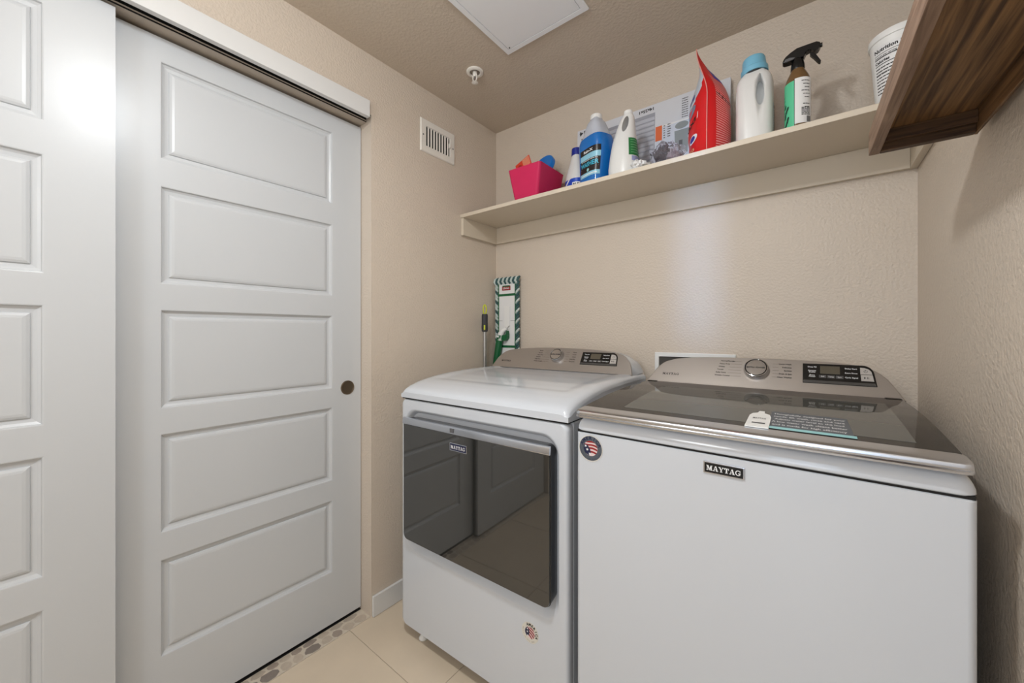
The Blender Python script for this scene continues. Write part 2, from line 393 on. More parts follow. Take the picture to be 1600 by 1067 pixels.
def wood(name, c1, c2, scale):
    m = bpy.data.materials.new(name); m.use_nodes = True; nt = m.node_tree; N = nt.nodes; L = nt.links; p = N['Principled BSDF']
    tc = N.new('ShaderNodeTexCoord'); mp = N.new('ShaderNodeMapping'); mp.inputs['Scale'].default_value = scale
    L.new(tc.outputs['Object'], mp.inputs[0])
    n1 = N.new('ShaderNodeTexNoise'); n1.inputs['Scale'].default_value = 5; n1.inputs['Detail'].default_value = 8; n1.inputs['Distortion'].default_value = .6
    L.new(mp.outputs[0], n1.inputs['Vector'])
    cr = N.new('ShaderNodeValToRGB'); e = cr.color_ramp.elements
    e[0].position = .32; e[0].color = c1; e[1].position = .70; e[1].color = c2
    L.new(n1.outputs['Fac'], cr.inputs[0]); L.new(cr.outputs[0], p.inputs['Base Color'])
    bp = N.new('ShaderNodeBump'); bp.inputs['Strength'].default_value = .25; bp.inputs['Distance'].default_value = .001
    L.new(n1.outputs['Fac'], bp.inputs['Height']); L.new(bp.outputs[0], p.inputs['Normal'])
    p.inputs['Roughness'].default_value = .5; p.inputs['Specular IOR Level'].default_value = .35
    return m
M_wood = wood('walnut_stain', rgb(74, 52, 34), rgb(158, 120, 80), (24, .9, 24))
M_wood3 = wood('walnut_stain_end', rgb(58, 40, 26), rgb(104, 76, 50), (2, 26, 26))
M_wood2 = wood('walnut_stain_edge', rgb(112, 88, 72), rgb(158, 132, 112), (30, 1.6, 30))  # paler tone than the other walnut boards
t = thing('ledge_shelf', 'dark walnut stained tray-shaped wooden shelf on the right wall', 'shelf', (1.6995, -.604, 1.552), radians(1.0))
LW, LL = .1625, .62
b = MB(); b.rbox(-LW, -LW+.0165, -LL, 0, 0, .047, .0012); b.build('front_rail', M_wood2, t, label='lighter front rail')
b = MB(); b.rbox(-LW+.0167, -.018, -.016, 0, 0, .047, .0012); b.build('end_rail', M_wood3, t)
b = MB(); b.rbox(-LW+.0167, -.018, -LL, -LL+.016, 0, .047, .0012); b.build('end_rail', M_wood3, t)
b = MB(); b.rbox(-.0178, -.013, -LL, 0, 0, .047, .0012); b.build('back_rail', M_wood, t)
b = MB(); b.rbox(-LW+.0167, -.018, -LL+.0162, -.0162, .038, .0465, .001); b.build('top_board', M_wood, t)
b = MB(); b.rbox(-LW+.0167, -.018, -.026, -.0162, .014, .0378, .001); b.build('corner_cleat', M_wood3, t)

# ================================================================== APPLIANCES
def round_badge(parent, cx, cz, r, fr, dark):
    """round sticker: ring of letters round a waving flag; drawn in the plane fr"""
    base = M_slate if dark else M_cream; ink = M_navy if dark else M_ink
    b = MB(); b.loft([[(x, y, z) for x, y in circ(cx, cz, rr, 40)] for rr, z in ((r, .0002), (r, .0007))], False, True, M=fr)
    s = b.build('round_sticker', base, parent, label='round flag sticker with lettering round its rim')
    if dark:
        b = MB(); o = circ(cx, cz, r, 40); i = circ(cx, cz, r*.94, 40)
        for k in range(40): b.flat([o[k], o[(k+1) % 40], i[(k+1) % 40], i[k]], .00085, fr)
        b.build('sticker_rim', M_cream, s)
    b = MB(); word = 'AMERICA'
    for k, ch in enumerate(word):
        a = radians(90+66-22*k) if dark else radians(52+60-21*k)
        put_text(b, ch, cx+r*.68*cos(a), cz+r*.68*sin(a), r*.25, fr, 'C', rot=a-pi/2, bold=.045, z=.0010)
    for k in range(16):
        a = radians(200+140*k/15) if dark else radians(165+140*k/15)
        put_text(b, 'BUILT IN USA CREW'[k], cx+r*.88*cos(a), cz+r*.88*sin(a), r*.10, fr, 'C', rot=a+pi/2, bold=.0, z=.0010)
    b.build('rim_lettering', ink, s)
    R = r*.58
    b = MB(); b.flat(circ(cx, cz, R, 32), .0010, fr); b.build('flag_white', mat('flag_white', rgb(226, 206, 204), .5), s)
    rot = radians(-8 if dark else -38)
    def clip(u, v):   # flag plane -> sticker plane, kept inside the disc
        l = sqrt(u*u+v*v)
        if l > R: u, v = u*R/l, v*R/l
        return (cx+u*cos(rot)-v*sin(rot), cz+u*sin(rot)+v*cos(rot))
    b = MB()
    for vc in (-.48, 0, .42, .86):
        for k in range(10):
            u0 = -R+2*R*k/10; u1 = u0+2*R/10
            wv = lambda u: .10*R*sin(u/R*2.6+.5)
            h = .12*R
            q = [clip(u0, vc*R-h+wv(u0)), clip(u1, vc*R-h+wv(u1)), clip(u1, vc*R+h+wv(u1)), clip(u0, vc*R+h+wv(u0))]
            b.flat(q, .0013, fr)
    b.build('flag_stripes', M_redp, s)
    b = MB(); pts = [clip(-R*1.2, -R*1.2), clip(-.1*R, -R*1.2), clip(.15*R, -.55*R), clip(-.05*R, -.1*R), clip(-.45*R, .35*R), clip(-R, .35*R)]
    pts += [clip(R*cos(radians(a)), R*sin(radians(a))) for a in (170, 190, 210, 230, 250)]
    b.flat(pts, .0016, fr); b.build('flag_canton', M_navy, s)
    b = MB()
    for u, v in ((-.42, -.25), (.02, -.72), (-.72, .16)):
        st = []
        for k in range(10):
            q = R*(.22 if k % 2 == 0 else .09); a = pi/2+k*pi/5
            st.append((u*R+q*cos(a), v*R+q*sin(a)))
        c0 = (u*R, v*R)
        P = [(cx+a*cos(rot)-c*sin(rot), cz+a*sin(rot)+c*cos(rot)) for a, c in st]; C0 = (cx+c0[0]*cos(rot)-c0[1]*sin(rot), cz+c0[0]*sin(rot)+c0[1]*cos(rot))
        for k in range(10): b.flat([C0, P[k], P[(k+1) % 10]], .0019, fr)
    b.build('flag_stars', M_paper, s)

def name_plate(parent, x0, x1, z0, z1, fr, m_in):
    b = MB(); b.loft([[(x, y, z) for x, y in rrect(x0+i, x1-i, z0+i, z1-i, .001, 2)] for i, z in ((0, .0002), (.0004, .0022), (.0018, .0026))], False, True, M=fr)
    p = b.build('name_plate', M_bar, parent, angle=25, label='rectangular maker plate')
    b = MB(); b.flat(R4(x0+.0028, x1-.0028, z0+.0028, z1-.0028), .0031, fr); b.build('plate_field', m_in, p)
    b = MB(); slab(b, 'MAYTAG', x0+.0065, z0+(z1-z0)*.29, (z1-z0)*.42, (x1-x0)-.013, fr, .0036); b.build('plate_lettering', M_paper, p)

LEAN = radians(35)
def console(root, W, prof, v0, z0, dial_c, pan, left, right, pl, pr, dl):
    """control console: silver leaning fascia in front of a white shell, dial, touch panel and printed words"""
    fr = frame((0, v0, z0), (1, 0, 0), (0, sin(LEAN), cos(LEAN)), (0, -cos(LEAN), sin(LEAN)))
    P = [(u, h) for u, h in prof] + [(W-u, h) for u, h in reversed(prof[:-1])]
    # smooth outline
    pts = []
    for i in range(len(P)-1):
        p0 = P[max(i-1, 0)]; p1 = P[i]; p2 = P[i+1]; p3 = P[min(i+2, len(P)-1)]
        for k in range(4):
            s = k/4; a = [.5*((2*p1[c])+(-p0[c]+p2[c])*s+(2*p0[c]-5*p1[c]+4*p2[c]-p3[c])*s*s+(-p0[c]+3*p1[c]-3*p2[c]+p3[c])*s**3) for c in (0, 1)]
            pts.append((a[0], max(a[1], 0)))
    pts.append(P[-1])
    c = (W/2, .05)
    def ins(d): return [(u+(c[0]-u)*d/.35, h+(c[1]-h)*d/.06*(.5 if h > .05 else -0)) if h > .002 else (u+(c[0]-u)*d/.35, 0) for u, h in pts]
    b = MB(); L = [[(u, h, -.010) for u, h in pts], [(u, h, -.003) for u, h in pts], [(u, h, -.0008) for u, h in ins(.0015)], [(u, h, 0) for u, h in ins(.005)]]
    b.loft([l[::-1] for l in L], False, True, M=fr); cons = b.build('console', M_silver, root, angle=40)
    b = MB(); A = [tuple(fr @ Vector((u, h, -.0102))) for u, h in pts]
    B = [(min(max(u, .004), W-.004), .640, z0+h*cos(LEAN)*.97) for u, h in pts]; Bk = [(x, .690, z0+(z-z0)*.80) for x, y, z in B]
    b.loft([A, B, Bk], True, True); b.build('console_shell', M_appl, root, angle=40, label='white rear shell of the console')
    # lower lip line of the fascia
    b = MB(); b.rbox(.014, W-.014, -.0040, 0, .0005, .0045, .001, M=fr @ Matrix(((1, 0, 0, 0), (0, 0, 1, 0), (0, 1, 0, .004), (0, 0, 0, 1))))
    b.build('console_lip', M_silver, cons)
    # dial
    dx, dh, dr = dial_c
    fd_ = fr @ Matrix.Translation((dx, dh, 0))
    b = MB(); b.lathe([(dr*1.07, 0), (dr*1.07, .004), (dr*1.02, .012), (dr*.99, .017), (dr*.96, .0185), (dr*.92, .0188)], 48, M=fd_, cap0=False, cap1=False)
    d = b.build('dial', M_chrome, root, label='chrome cycle dial')
    b = MB(); b.lathe([(dr*.92, .0188), (dr*.86, .0178), (dr*.82, .0188)], 48, M=fd_, cap0=False, cap1=False); b.build('dial_groove', M_black, d)
    b = MB(); b.lathe([(dr*.82, .0188), (dr*.4, .0190), (.0003, .0191)], 48, M=fd_, cap0=False); b.build('dial_face', M_dial, d)
    b = MB(); put_text(b, 'EXTRA POWER', 0, -.0028, .0052, fd_, 'C', wid=dr*1.5, bold=.02, z=.0196); b.build('dial_lettering', M_ink, d)
    b = MB(); b.flat(R4(-.0012, .0012, dr*.84, dr*.95), .0193, fd_ @ Matrix.Rotation(dl, 4, 'Z')); b.build('dial_pointer', M_paper, d)
    # printed cycle names with leader lines
    b = MB()
    for k, s_ in enumerate(left):
        h = .100-.0115*k; x = pl-.0030*k
        put_text(b, s_, x, h, .0046, fr, 'L', bold=.03, z=.0004)
        b.flat(R4(x+.034, dx-dr*1.25, h+.0013, h+.0019), .0004, fr)
    for k, s_ in enumerate(right):
        h = .096-.0120*k; x = pr+.0006*k
        put_text(b, s_, x, h, .0046, fr, 'R', bold=.03, z=.0004)
        b.flat(R4(dx+dr*1.3, x-.034, h+.0013, h+.0019), .0004, fr)
    b.build('cycle_lettering', M_ink, root)
    b = MB(); slab(b, 'MAYTAG', .058, .034, .0085, .057, fr, .0004); b.build('console_lettering', M_ink, root)
    # touch panel
    x0, x1, h0, h1 = pan
    ol = [(x0, h0), (x1, h0)] + [(x1-.010-.018+.024*cos(a), h1-.030+.030*sin(a)) for a in [radians(q) for q in (5, 20, 35, 50, 65, 80, 90)]] + [(x0, h1)]
    b = MB(); b.loft([[(u, h, z) for u, h in ol] for z in (.0002, .0014)], False, True, M=fr)
    p = b.build('touch_panel', M_black, root, label='black touch panel')
    b = MB(); b.flat([(x0+.001, h0+.001), (x1-.002, h0+.001), (x1-.004, h0+.010), (x0+.001, h0+.010)], .0018, fr); b.build('panel_strip', mat('panel_strip_grey', rgb(70, 68, 66), .35), p)
    b = MB(); b.rbox(x0+.042, x0+.088, h1-.034, h1-.007, .0014, .0020, .0004, M=fr); b.build('display', M_lcd, p, label='blank grey display window')
    for k, s_ in enumerate(('Soil', 'Temp', 'Spin')):
        xk = x0+.039+.0195*k
        b = MB(); b.rbox(xk, xk+.0175, h1-.0485, h1-.0385, .0014, .0020, .0004, M=fr); kk = b.build('key', M_darkkey, p)
        b = MB(); put_text(b, s_, xk+.00875, h1-.0455, .0038, fr, 'C', bold=.01, z=.0023); b.build('key_lettering', M_paper, kk)
    b = MB()
    for s_, y in (('Deep Fill', .0135), ('Remote', .0265), ('Enable', .0315), ('Extra', .0420), ('Power', .0470)): put_text(b, s_, x0+.023, h1-y, .0042, fr, 'C', bold=.015, z=.0018)
    for s_, y in (('Delay Start', .0150), ('Extra Rinse', .0300), ('Cycle Signal', .0450)): put_text(b, s_, x0+.113, h1-y, .0042, fr, 'C', bold=.015, z=.0018)
    b.build('panel_lettering', M_paper, p)
    xk = x1-.034
    b = MB(); b.loft([[(u, h, z) for u, h in [(xk, h1-.030), (xk+.0255, h1-.030), (xk+.0235, h1-.020), (xk+.018, h1-.0125), (xk+.010, h1-.009), (xk, h1-.008)]] for z in (.0014, .0024)], False, True, M=fr)
    k1 = b.build('power_key', M_key, p)
    b = MB(); cc = (xk+.0115, h1-.0205)
    for a in range(20, 340, 20):
        a0, a1 = radians(a+90), radians(a+110)
        b.flat([(cc[0]+r_*cos(q), cc[1]+r_*sin(q)) for r_, q in ((.0042, a0), (.0042, a1), (.0033, a1), (.0033, a0))], .0027, fr)
    b.flat(R4(cc[0]-.0005, cc[0]+.0005, cc[1]+.001, cc[1]+.0055), .0027, fr); b.build('power_symbol', M_ink, k1)
    b = MB(); b.loft([[(u, h, z) for u, h in [(xk+.001, h1-.052), (xk+.028, h1-.052), (xk+.0258, h1-.0315), (xk+.0005, h1-.0315)]] for z in (.0014, .0024)], False, True, M=fr)
    k2 = b.build('start_key', M_key, p)
    b = MB(); cc = (xk+.013, h1-.042); b.flat([(cc[0]-.006, cc[1]-.003), (cc[0]-.001, cc[1]), (cc[0]-.006, cc[1]+.003)], .0027, fr)
    b.flat(R4(cc[0]+.001, cc[0]+.0022, cc[1]-.003, cc[1]+.003), .0027, fr); b.flat(R4(cc[0]+.0036, cc[0]+.0048, cc[1]-.003, cc[1]+.003), .0027, fr); b.build('start_symbol', M_ink, k2)

# ---------------- dryer (local axes: x along the front, y towards the wall)
W = .736
dry = thing('dryer', 'white front-loading dryer with dark glass door beside the left wall', 'dryer', (.172, -.777, 0), radians(1.5))
b = MB(); L = []
for v, i in ((.690, 0), (.034, 0)): L.append([(x, v, z) for x, z in rrect(i, W-i, .046, .926, .006, 6)])
b.loft(L, True, True); b.build('cabinet', M_appl, dry, angle=40)
b = MB(); L = []
for v, i in ((.0325, .001), (.016, 0), (.008, .0015), (.003, .005), (.0006, .010), (0, .016)):
    L.append([(x, v, z) for x, z in rrect(i, W-i, .046+min(i, .006), .926-min(i, .004), .020, 6)])
hx0, hx1, hz0, hz1 = .024, .708, .350, .892
for v, i, iz in ((0, 0, 0), (.0015, .004, .005), (.006, .008, .012), (.014, .011, .024), (.020, .014, .034), (.022, .020, .040)):
    L.append([(x, v, z) for x, z in rrect(hx0+i, hx1-i, hz0+iz, hz1-i*1.2, .055, 6)])
b.loft(L, True, True); b.build('front_panel', M_appl, dry, angle=30)
# top with sagging front edge and a shallow recessed field
def interp(T_, x):
    for (a, fa), (c, fc) in zip(T_, T_[1:]):
        if x <= c: return fa+(fc-fa)*(x-a)/(c-a)
    return T_[-1][1]
def sm(a, c, x): x = min(max((x-a)/(c-a), 0), 1); return x*x*(3-2*x)
PT = [(0, .951), (.006, .961), (.014, .968), (.03, .9755), (.06, .985), (.10, .9935), (.16, 1.003), (.24, 1.010), (.34, 1.0145), (.44, 1.016), (.58, 1.016), (.70, 1.012)]
us = [0, .002, .005, .010, .018, .03, .045, .06] + [.06+(W-.12)*k/36 for k in range(1, 36)] + [W-x for x in (.06, .045, .03, .018, .010, .005, .002, 0)]
vs_ = [0, .003, .006, .010, .014, .022, .03] + [.03+.66*k/44 for k in range(1, 45)]
G = []
for v in vs_:
    r_ = []
    for u in us:
        e = min(u, W-u); z = interp(PT, v)
        if e < .030: z -= .024*(1-sqrt(max(0, 1-((.030-e)/.030)**2)))
        z -= .0045*sm(.055, .085, e)*sm(.11, .145, v)
        z = max(z, .945)
        r_.append((u, v, z))
    G.append(r_)
nu = len(us); b = MB(); b.add([p for r_ in G for p in r_], [[j*nu+i, j*nu+i+1, (j+1)*nu+i+1, (j+1)*nu+i] for j in range(len(G)-1) for i in range(nu-1)])
def skirt(line, z):
    n = len(line); b.add(list(line)+[(x, y, z) for x, y, _ in line], [[i, i+n, i+n+1, i+1] for i in range(n-1)])
skirt(G[0], .9305); skirt([r_[-1] for r_ in G], .9305); skirt([r_[0] for r_ in G][::-1], .9305); skirt(G[-1][::-1], .9305)
b.build('top_panel', M_appl, dry, angle=50)
b = MB(); b.box(.004, W-.004, .004, .685, .9255, .931); b.build('seam_gap', M_shadowgap, dry, smooth=False)
# door
b = MB(); L = []
for v, i in ((.0215, .004), (-.012, .001), (-.019, 0), (-.0225, .003)): L.append([(x, v, z) for x, z in rrect(.046+i, .692-i, .402+i, .862-i, .022, 6)])
b.loft(L, True, True); dd = b.build('door', mat('door_edge_dark', rgb(52, 53, 56), .2, metal=.4), dry, angle=30)
b = MB(); L = []
for v, i in ((-.0226, 0), (-.0258, .0008), (-.0268, .0025)):
    L.append([(x, v, z) for x, z in [(.0475+i, .838-i), (.0475+i, .424)] + [(.0695+(.022-i)*cos(a), .4255+(.022-i)*sin(a)) for a in [radians(q) for q in range(190, 271, 16)]]
              + [(.6685+(.022-i)*cos(a), .4255+(.022-i)*sin(a)) for a in [radians(q) for q in range(270, 351, 16)]] + [(.6905-i, .424), (.6905-i, .838-i)]])
b.loft(L, True, True); b.build('door_glass', M_blackglass, dd, angle=40, label='dark mirror-like glass')
b = MB(); prof = [(-.0226, .838), (-.0285, .8385), (-.0300, .842), (-.0290, .856), (-.0265, .861), (-.0200, .8625), (-.0205, .850)]
b.loft([[(x, v, z) for v, z in prof] for x in (.0465, .6915)], True, True); b.build('door_handle', M_bar, dd, angle=40, label='bright metal handle strip along the door top')
b = MB(); b.rbox(.300, .318, -.0312, -.0298, .8435, .8575, .0005); b.build('latch_mark', M_inkgrey, dd)
frd = frame((0, 0, 0), (1, 0, 0), (0, 0, 1), (0, -1, 0))
name_plate(dry, .298, .377, .783, .810, frd @ Matrix.Translation((0, 0, .0268)), M_navy)
round_badge(dry, .608, .287, .030, frd @ Matrix.Translation((0, 0, 0)), False)
for x in (.088, W-.088):
    for y in (.036, .62):
        b = MB(); b.lathe([(.016, .001), (.017, .006), (.013, .012), (.009, .016), (.009, .047)], 16, (x, y)); b.build('foot', M_white, dry)
console(dry, W, [(.010, 0), (.020, .034), (.036, .068), (.078, .100), (.19, .1155), (W/2, .1215)], .545, 1.0125,
        (.366, .074, .031), (.488, .656, .038, .101),
        ('Regular', 'Normal', 'Heavy Duty', 'Delicates', 'Bulky Items', 'Wrinkle Control'), ('Sheets', 'Towels', 'Colors', 'Quick Dry', 'Timed Dry'), .262, .458, -.9)

# ---------------- washer
W = .699
was = thing('washer', 'white top-loading washing machine with smoked glass lid by the right wall', 'washing machine', (.950, -.793, 0), radians(.3))
b = MB(); L = []
for v, i in ((.700, 0), (.03, 0), (.014, .0008), (.007, .003), (.002, .008), (0, .014)): L.append([(x, v, z) for x, z in rrect(i, W-i, .030, .9225-i*.12, .004, 4)])
b.loft(L, True, True); b.build('cabinet', M_appl, was, angle=40)
b = MB(); b.box(.004, W-.004, .004, .69, .922, .928); b.build('seam_gap', M_shadowgap, was, smooth=False)
b = MB(); L = []
for i, z in ((.002, .9265), (0, .929), (.0005, .936), (.0025, .943), (.006, .950), (.011, .956), (.017, .960), (.024, .961)):
    L.append([(x, y, z) for x, y in rrect(i, W-i, i, .700-i*.3, .022, 5)])
b.loft(L, True, True); b.build('top_deck', M_appl, was, angle=50)
b = MB(); b.rbox(.020, W-.020, .012, .56, .9605, .985, .003); b.build('lid_gasket', M_applgrey, was)
LT = [(-.010, .9825), (.03, .9865), (.10, .9925), (.18, .9985), (.27, 1.0030), (.40, 1.0055), (.56, 1.0040)]
def lidstrip(u0, u1, v0, v1, up, th, n=24):
    V = [v0+(v1-v0)*k/n for k in range(n+1)]
    A = [(v, interp(LT, v)+up) for v in V] + [(v, interp(LT, v)+up-th) for v in reversed(V)]
    return [[(u, v, z) for v, z in A] for u in (u0, u1)]
b = MB(); b.loft(lidstrip(.012, W-.012, .030, .560, -.0032, .0160), True, True); lid = b.build('lid', mat('lid_frame_black', rgb(40, 38, 36), .3), was, angle=40)
b = MB(); b.loft(lidstrip(.013, W-.013, .029, .556, 0, .0030), True, True); b.build('lid_glass', M_lidglass, lid, angle=40, label='smoked glass top')
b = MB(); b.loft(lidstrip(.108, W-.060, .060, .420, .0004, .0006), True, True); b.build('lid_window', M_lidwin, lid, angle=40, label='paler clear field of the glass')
prof = [(.0290, .9866), (.0100, .9852), (-.0060, .9835), (-.0130, .9800), (-.0150, .9750), (-.0135, .9705), (-.0165, .9680), (-.0160, .9645), (-.0100, .9625), (.020, .9640), (.0288, .975)]
b = MB(); L = []
for u, s_ in ((.008, .70), (.0095, .86), (.013, .96), (.020, 1), (W-.020, 1), (W-.013, .96), (W-.0095, .86), (W-.008, .70)):
    L.append([(u, .006+(v-.006)*s_, .975+(z-.975)*s_) for v, z in prof])
b.loft(L, True, True); b.build('lid_handle', M_bar, lid, angle=40, label='polished steel handle bar along the lid front')
# hinge covers
for x in (.030, W-.030):
    b = MB(); b.rbox(x-.018, x+.018, .530, .580, .985, 1.006, .004); b.build('hinge_cover', M_black, was)
round_badge(was, .0435, .8845, .0335, frd, True)
name_plate(was, .309, .386, .8825, .9080, frd, M_black)
for x in (.07, W-.07):
    for y in (.07, .62):
        b = MB(); b.lathe([(.018, .001), (.019, .008), (.012, .014), (.010, .032)], 16, (x, y)); b.build('foot', M_black, was)
console(was, W, [(.004, 0), (.021, .036), (.040, .070), (.072, .096), (.15, .1125), (W/2, .1190)], .545, 1.0005,
        (.352, .071, .034), (.474, .641, .036, .104),
        ('Normal/Regular', 'Heavy Duty', 'Whites', 'Towels', 'Bulky Items', 'Wrinkle Control'), ('Quick Wash', 'Delicates', 'Sanitize', 'Drain & Spin', 'Clean Washer'), .246, .445, -.2)
# stickers on the glass lid
lt = lambda u, v, d=0: (u, v, interp(LT, v)+.0007+d)
b = MB(); V = [(.4185, .040), (.557, .040), (.553, .176), (.4215, .176)]
def gridpatch(q, fn, n=8, d=0):
    vs = []
    for j in range(n+1):
        for i in range(n+1):
            a = [q[0][c]+(q[1][c]-q[0][c])*i/n for c in (0, 1)]; e = [q[3][c]+(q[2][c]-q[3][c])*i/n for c in (0, 1)]
            vs.append((a[0]+(e[0]-a[0])*j/n, a[1]+(e[1]-a[1])*j/n, d))
    return vs, [[j*(n+1)+i, j*(n+1)+i+1, (j+1)*(n+1)+i+1, (j+1)*(n+1)+i] for j in range(n) for i in range(n)]
b.add(*gridpatch(V, None), lt); st = b.build('care_sticker', M_slate, was, label='grey printed care sticker with a pale teal strip')
b = MB(); b.add(*gridpatch([(.415, .036), (.560, .036), (.560, .052), (.415, .052)], None, d=.0003), lt); b.build('teal_strip', M_teal, st, label='pale teal strip')
b = MB()
for k, s_ in enumerate(('Thoughtfully designed for your', 'needs: fill, wash, rinse and care', 'Adjusts water level to the load', 'A low water wash cleans better', 'and is made for high efficiency')):
    put_text(b, s_, .4875, .150-.0215*k, .0105, lambda x, y, z: lt(x, y, .0004), 'C', wid=.124-.004*(k % 3), bold=.012)
b.build('sticker_lettering', M_paper, st)
b = MB(); pts = [(.382, .028), (.424, .028), (.4235, .110), (.419, .132), (.409, .140), (.408, .158), (.398, .158), (.396, .142), (.387, .134), (.3825, .115)]
b.loft([[(u, v, d) for u, v in pts] for d in (.0001, .0022)], False, True, M=lt); tg = b.build('lid_tag', M_white, was, label='white plastic tag folded over the sticker edge')
b = MB(); put_text(b, 'MAYTAG', .403, .088, .010, lambda x, y, z: lt(x, y, .0026), 'C', wid=.024); b.add(*gridpatch([(.392, .052), (.416, .052), (.416, .060), (.392, .060)], None, 2, .0026), lt)
b.build('tag_lettering', M_inkgrey, tg)

# ================================================================== MOP AND POLE
t = thing('mop', 'flat mop pad with green trim and striped fringe leaning in the corner', 'mop', (.0995, -.006, .93))
# pad plane: slightly leaning; local x to the right, z up
FR = frame((0, -.012, 0), (1, 0, 0), (0, -.0, 1), (0, -1, 0))
b = MB(); b.rbox(-.064, .064, -.10, .540, -.006, .006, .003, M=FR); b.build('pad', M_paper, t)
M_green = mat('mop_green', rgb(10, 94, 52), .4, var=.06); M_fr1 = mat('fringe_teal', rgb(60, 92, 92), .9, var=.25, vscale=120); M_fr2 = mat('fringe_white', rgb(196, 208, 204), .9, var=.12, vscale=120)
for x0, x1, z0, z1 in ((-.064, -.056, -.10, .530), (.056, .064, -.10, .530), (-.056, .056, .456, .469), (-.056, .056, .168, .181)):
    b = MB(); b.rbox(x0, x1, z0, z1, .0060, .0078, .0006, M=FR); b.build('trim_strip', M_green, t)
rn = random.Random(11)
for k in range(12):
    x = -.082+.164*k/11
    b = MB(); b.tube([(x, .524, .004), (x-.004, .538, .011), (x+.002, .552, .011), (x+.006, .560, .003)], [.0062, .0075, .0075, .005], 8, M=FR); b.build('fringe_tuft', M_fr1 if k % 2 else M_fr2, t)
for s in (-1, 1):
    for k in range(34):
        z = -.08+.60*k/33; x = s*(.072 if s > 0 else .071)
        b = MB(); b.tube([(s*.062, z, .002), (x, z+.010, .010), (x+s*.008, z+.022, .006), (x+s*.012, z+.030, 0)], [.005, .0065, .006, .004], 7, M=FR)
        m_ = M_fr1 if (k % 3 != 0) == (s > 0) else M_fr2
        b.build('fringe_tuft', m_, t)
b = MB(); b.rbox(-.034, .026, .488, .512, .0060, .0070, .0004, M=FR); lg = b.build('brand_patch', M_redp, t, label='small red brand patch')
b = MB(); put_text(b, 'Libman', -.004, .495, .011, FR, 'C', z=.0074, bold=.02); b.build('patch_lettering', M_paper, lg)
b = MB(); b.flat(R4(-.030, .022, .508, .515), .0075, FR); b.build('patch_band', M_green, lg)
b = MB(); b.flat(R4(-.056, -.030, .318, .3195), .0067, FR); b.flat(R4(.026, .056, .318, .3195), .0067, FR); b.build('pad_seam', M_inkgrey, t)
# swivel socket and green handle socket
b = MB(); b.rbox(-.016, .022, .268, .400, .007, .011, .002, M=FR); b.build('swivel_plate', M_white, t)
b = MB(); b.tube([(.004, .275, .014), (-.012, .265, .022), (-.026, .245, .026), (-.034, .210, .028)], [.010, .013, .017, .019], 14, M=FR); b.tube([(-.034, .236, .028), (-.036, .226, .028)], .0195, 14, M=FR); b.build('swivel_joint', M_white, t)
b = MB(); b.tube([(-.030, .238, .026), (-.038, .190, .028), (-.050, .120, .030), (-.064, .040, .030), (-.070, -.03, .028)], [.0195, .020, .019, .018, .017], 16, M=FR); b.build('handle_socket', M_green, t, label='green handle socket')
b = MB(); pts = [(-.016, .236), (.006, .240), (.014, .244), (.018, .262), (.022, .240), (.021, .222), (.010, .208), (-.004, .206), (-.018, .214)]
b.prism(pts, .010, .034, M=FR); b.build('hook_clip', M_green, t, label='green hook clip')
b = MB(); b.tube([(.006, .266, .016), (.012, .280, .012), (.022, .290, .010)], .003, 8, M=FR); b.build('wire_clip', M_galv, t)

t = thing('telescopic_pole', 'steel pole with dark grip and yellow hanging loop in the corner', 'pole', (.050, -.153, 0), 0)
b = MB(); b.tube([(0, 0, .015), (0, 0, .6), (0, 0, 1.194)], .0098, 16); b.build('pole_tube', M_galv, t)
b = MB(); b.lathe([(.011, .002), (.012, .02), (.0105, .05)], 16); b.build('pole_foot', M_blackm, t)
M_ygreen = mat('lime_plastic', rgb(196, 204, 44), .4); M_grip = mat('grip_charcoal', rgb(58, 58, 62), .65, var=.1, vscale=80)
b = MB(); b.lathe([(.012, 1.186), (.0165, 1.190), (.0175, 1.205), (.0165, 1.24), (.0170, 1.272), (.0145, 1.282)], 20); b.build('grip', M_grip, t, label='dark rubber grip')
b = MB(); b.rbox(-.004, .004, -.0195, -.0150, 1.196, 1.222, .0012, M=Matrix.Rotation(radians(38), 4, 'Z')); b.build('grip_inlay', M_ygreen, t, label='lime inlay')
b = MB(); lp = [(.0085*cos(a), 0, 1.306+.026*sin(a)) for a in [2*pi*k/20 for k in range(21)]]
b.tube(lp, .0036, 8, M=Matrix.Rotation(radians(38), 4, 'Z'), caps=False); b.build('hanging_loop', M_ygreen, t, label='lime hanging loop')

# ================================================================== THINGS ON THE CREAM SHELF
# --- pink bin with a packet and a jar inside
t = thing('storage_bin', 'translucent pink plastic bin at the left end of the cream shelf', 'bin', (.392, -.160, SZ))
M_pink = mat('pink_plastic', rgb(228, 58, 108), .28, spec=.5, var=.05, trans=.22, ior=1.2)
b = MB(); L = []
for z, hx, hy in ((.0005, .060, .084), (.004, .064, .089), (.010, .066, .091), (.030, .070, .094), (.100, .083, .1020), (.152, .0925, .106), (.156, .0935, .107), (.156, .0910, .1045), (.150, .0900, .1035), (.100, .0805, .0995), (.010, .0635, .0885)):
    L.append([(x, y, z) for x, y in rrect(-hx, hx, -hy, hy, .014, 5)])
b.loft(L, True, True); b.build('bin_body', M_pink, t, angle=40)
b = MB(); o = rrect(-.0705, .0705, -.0945, .0945, .014, 5)
b.loft([[(x, y, .030) for x, y in o], [(x*1.012, y*1.008, .0325) for x, y in o], [(x*1.006, y*1.004, .035) for x, y in o]], False, False); b.build('moulded_rib', M_pink, t)
t = thing('seed_packet', 'small orange-red printed packet sticking out of the pink bin', 'packet', (.349, -.170, SZ+.156))
ex_ = Vector((.92, 0, .39)).normalized(); ey_ = Vector((-.39, .12, .92)).normalized()
fp = frame((.007, -.035, .020), ex_, ey_, ex_.cross(ey_).normalized())
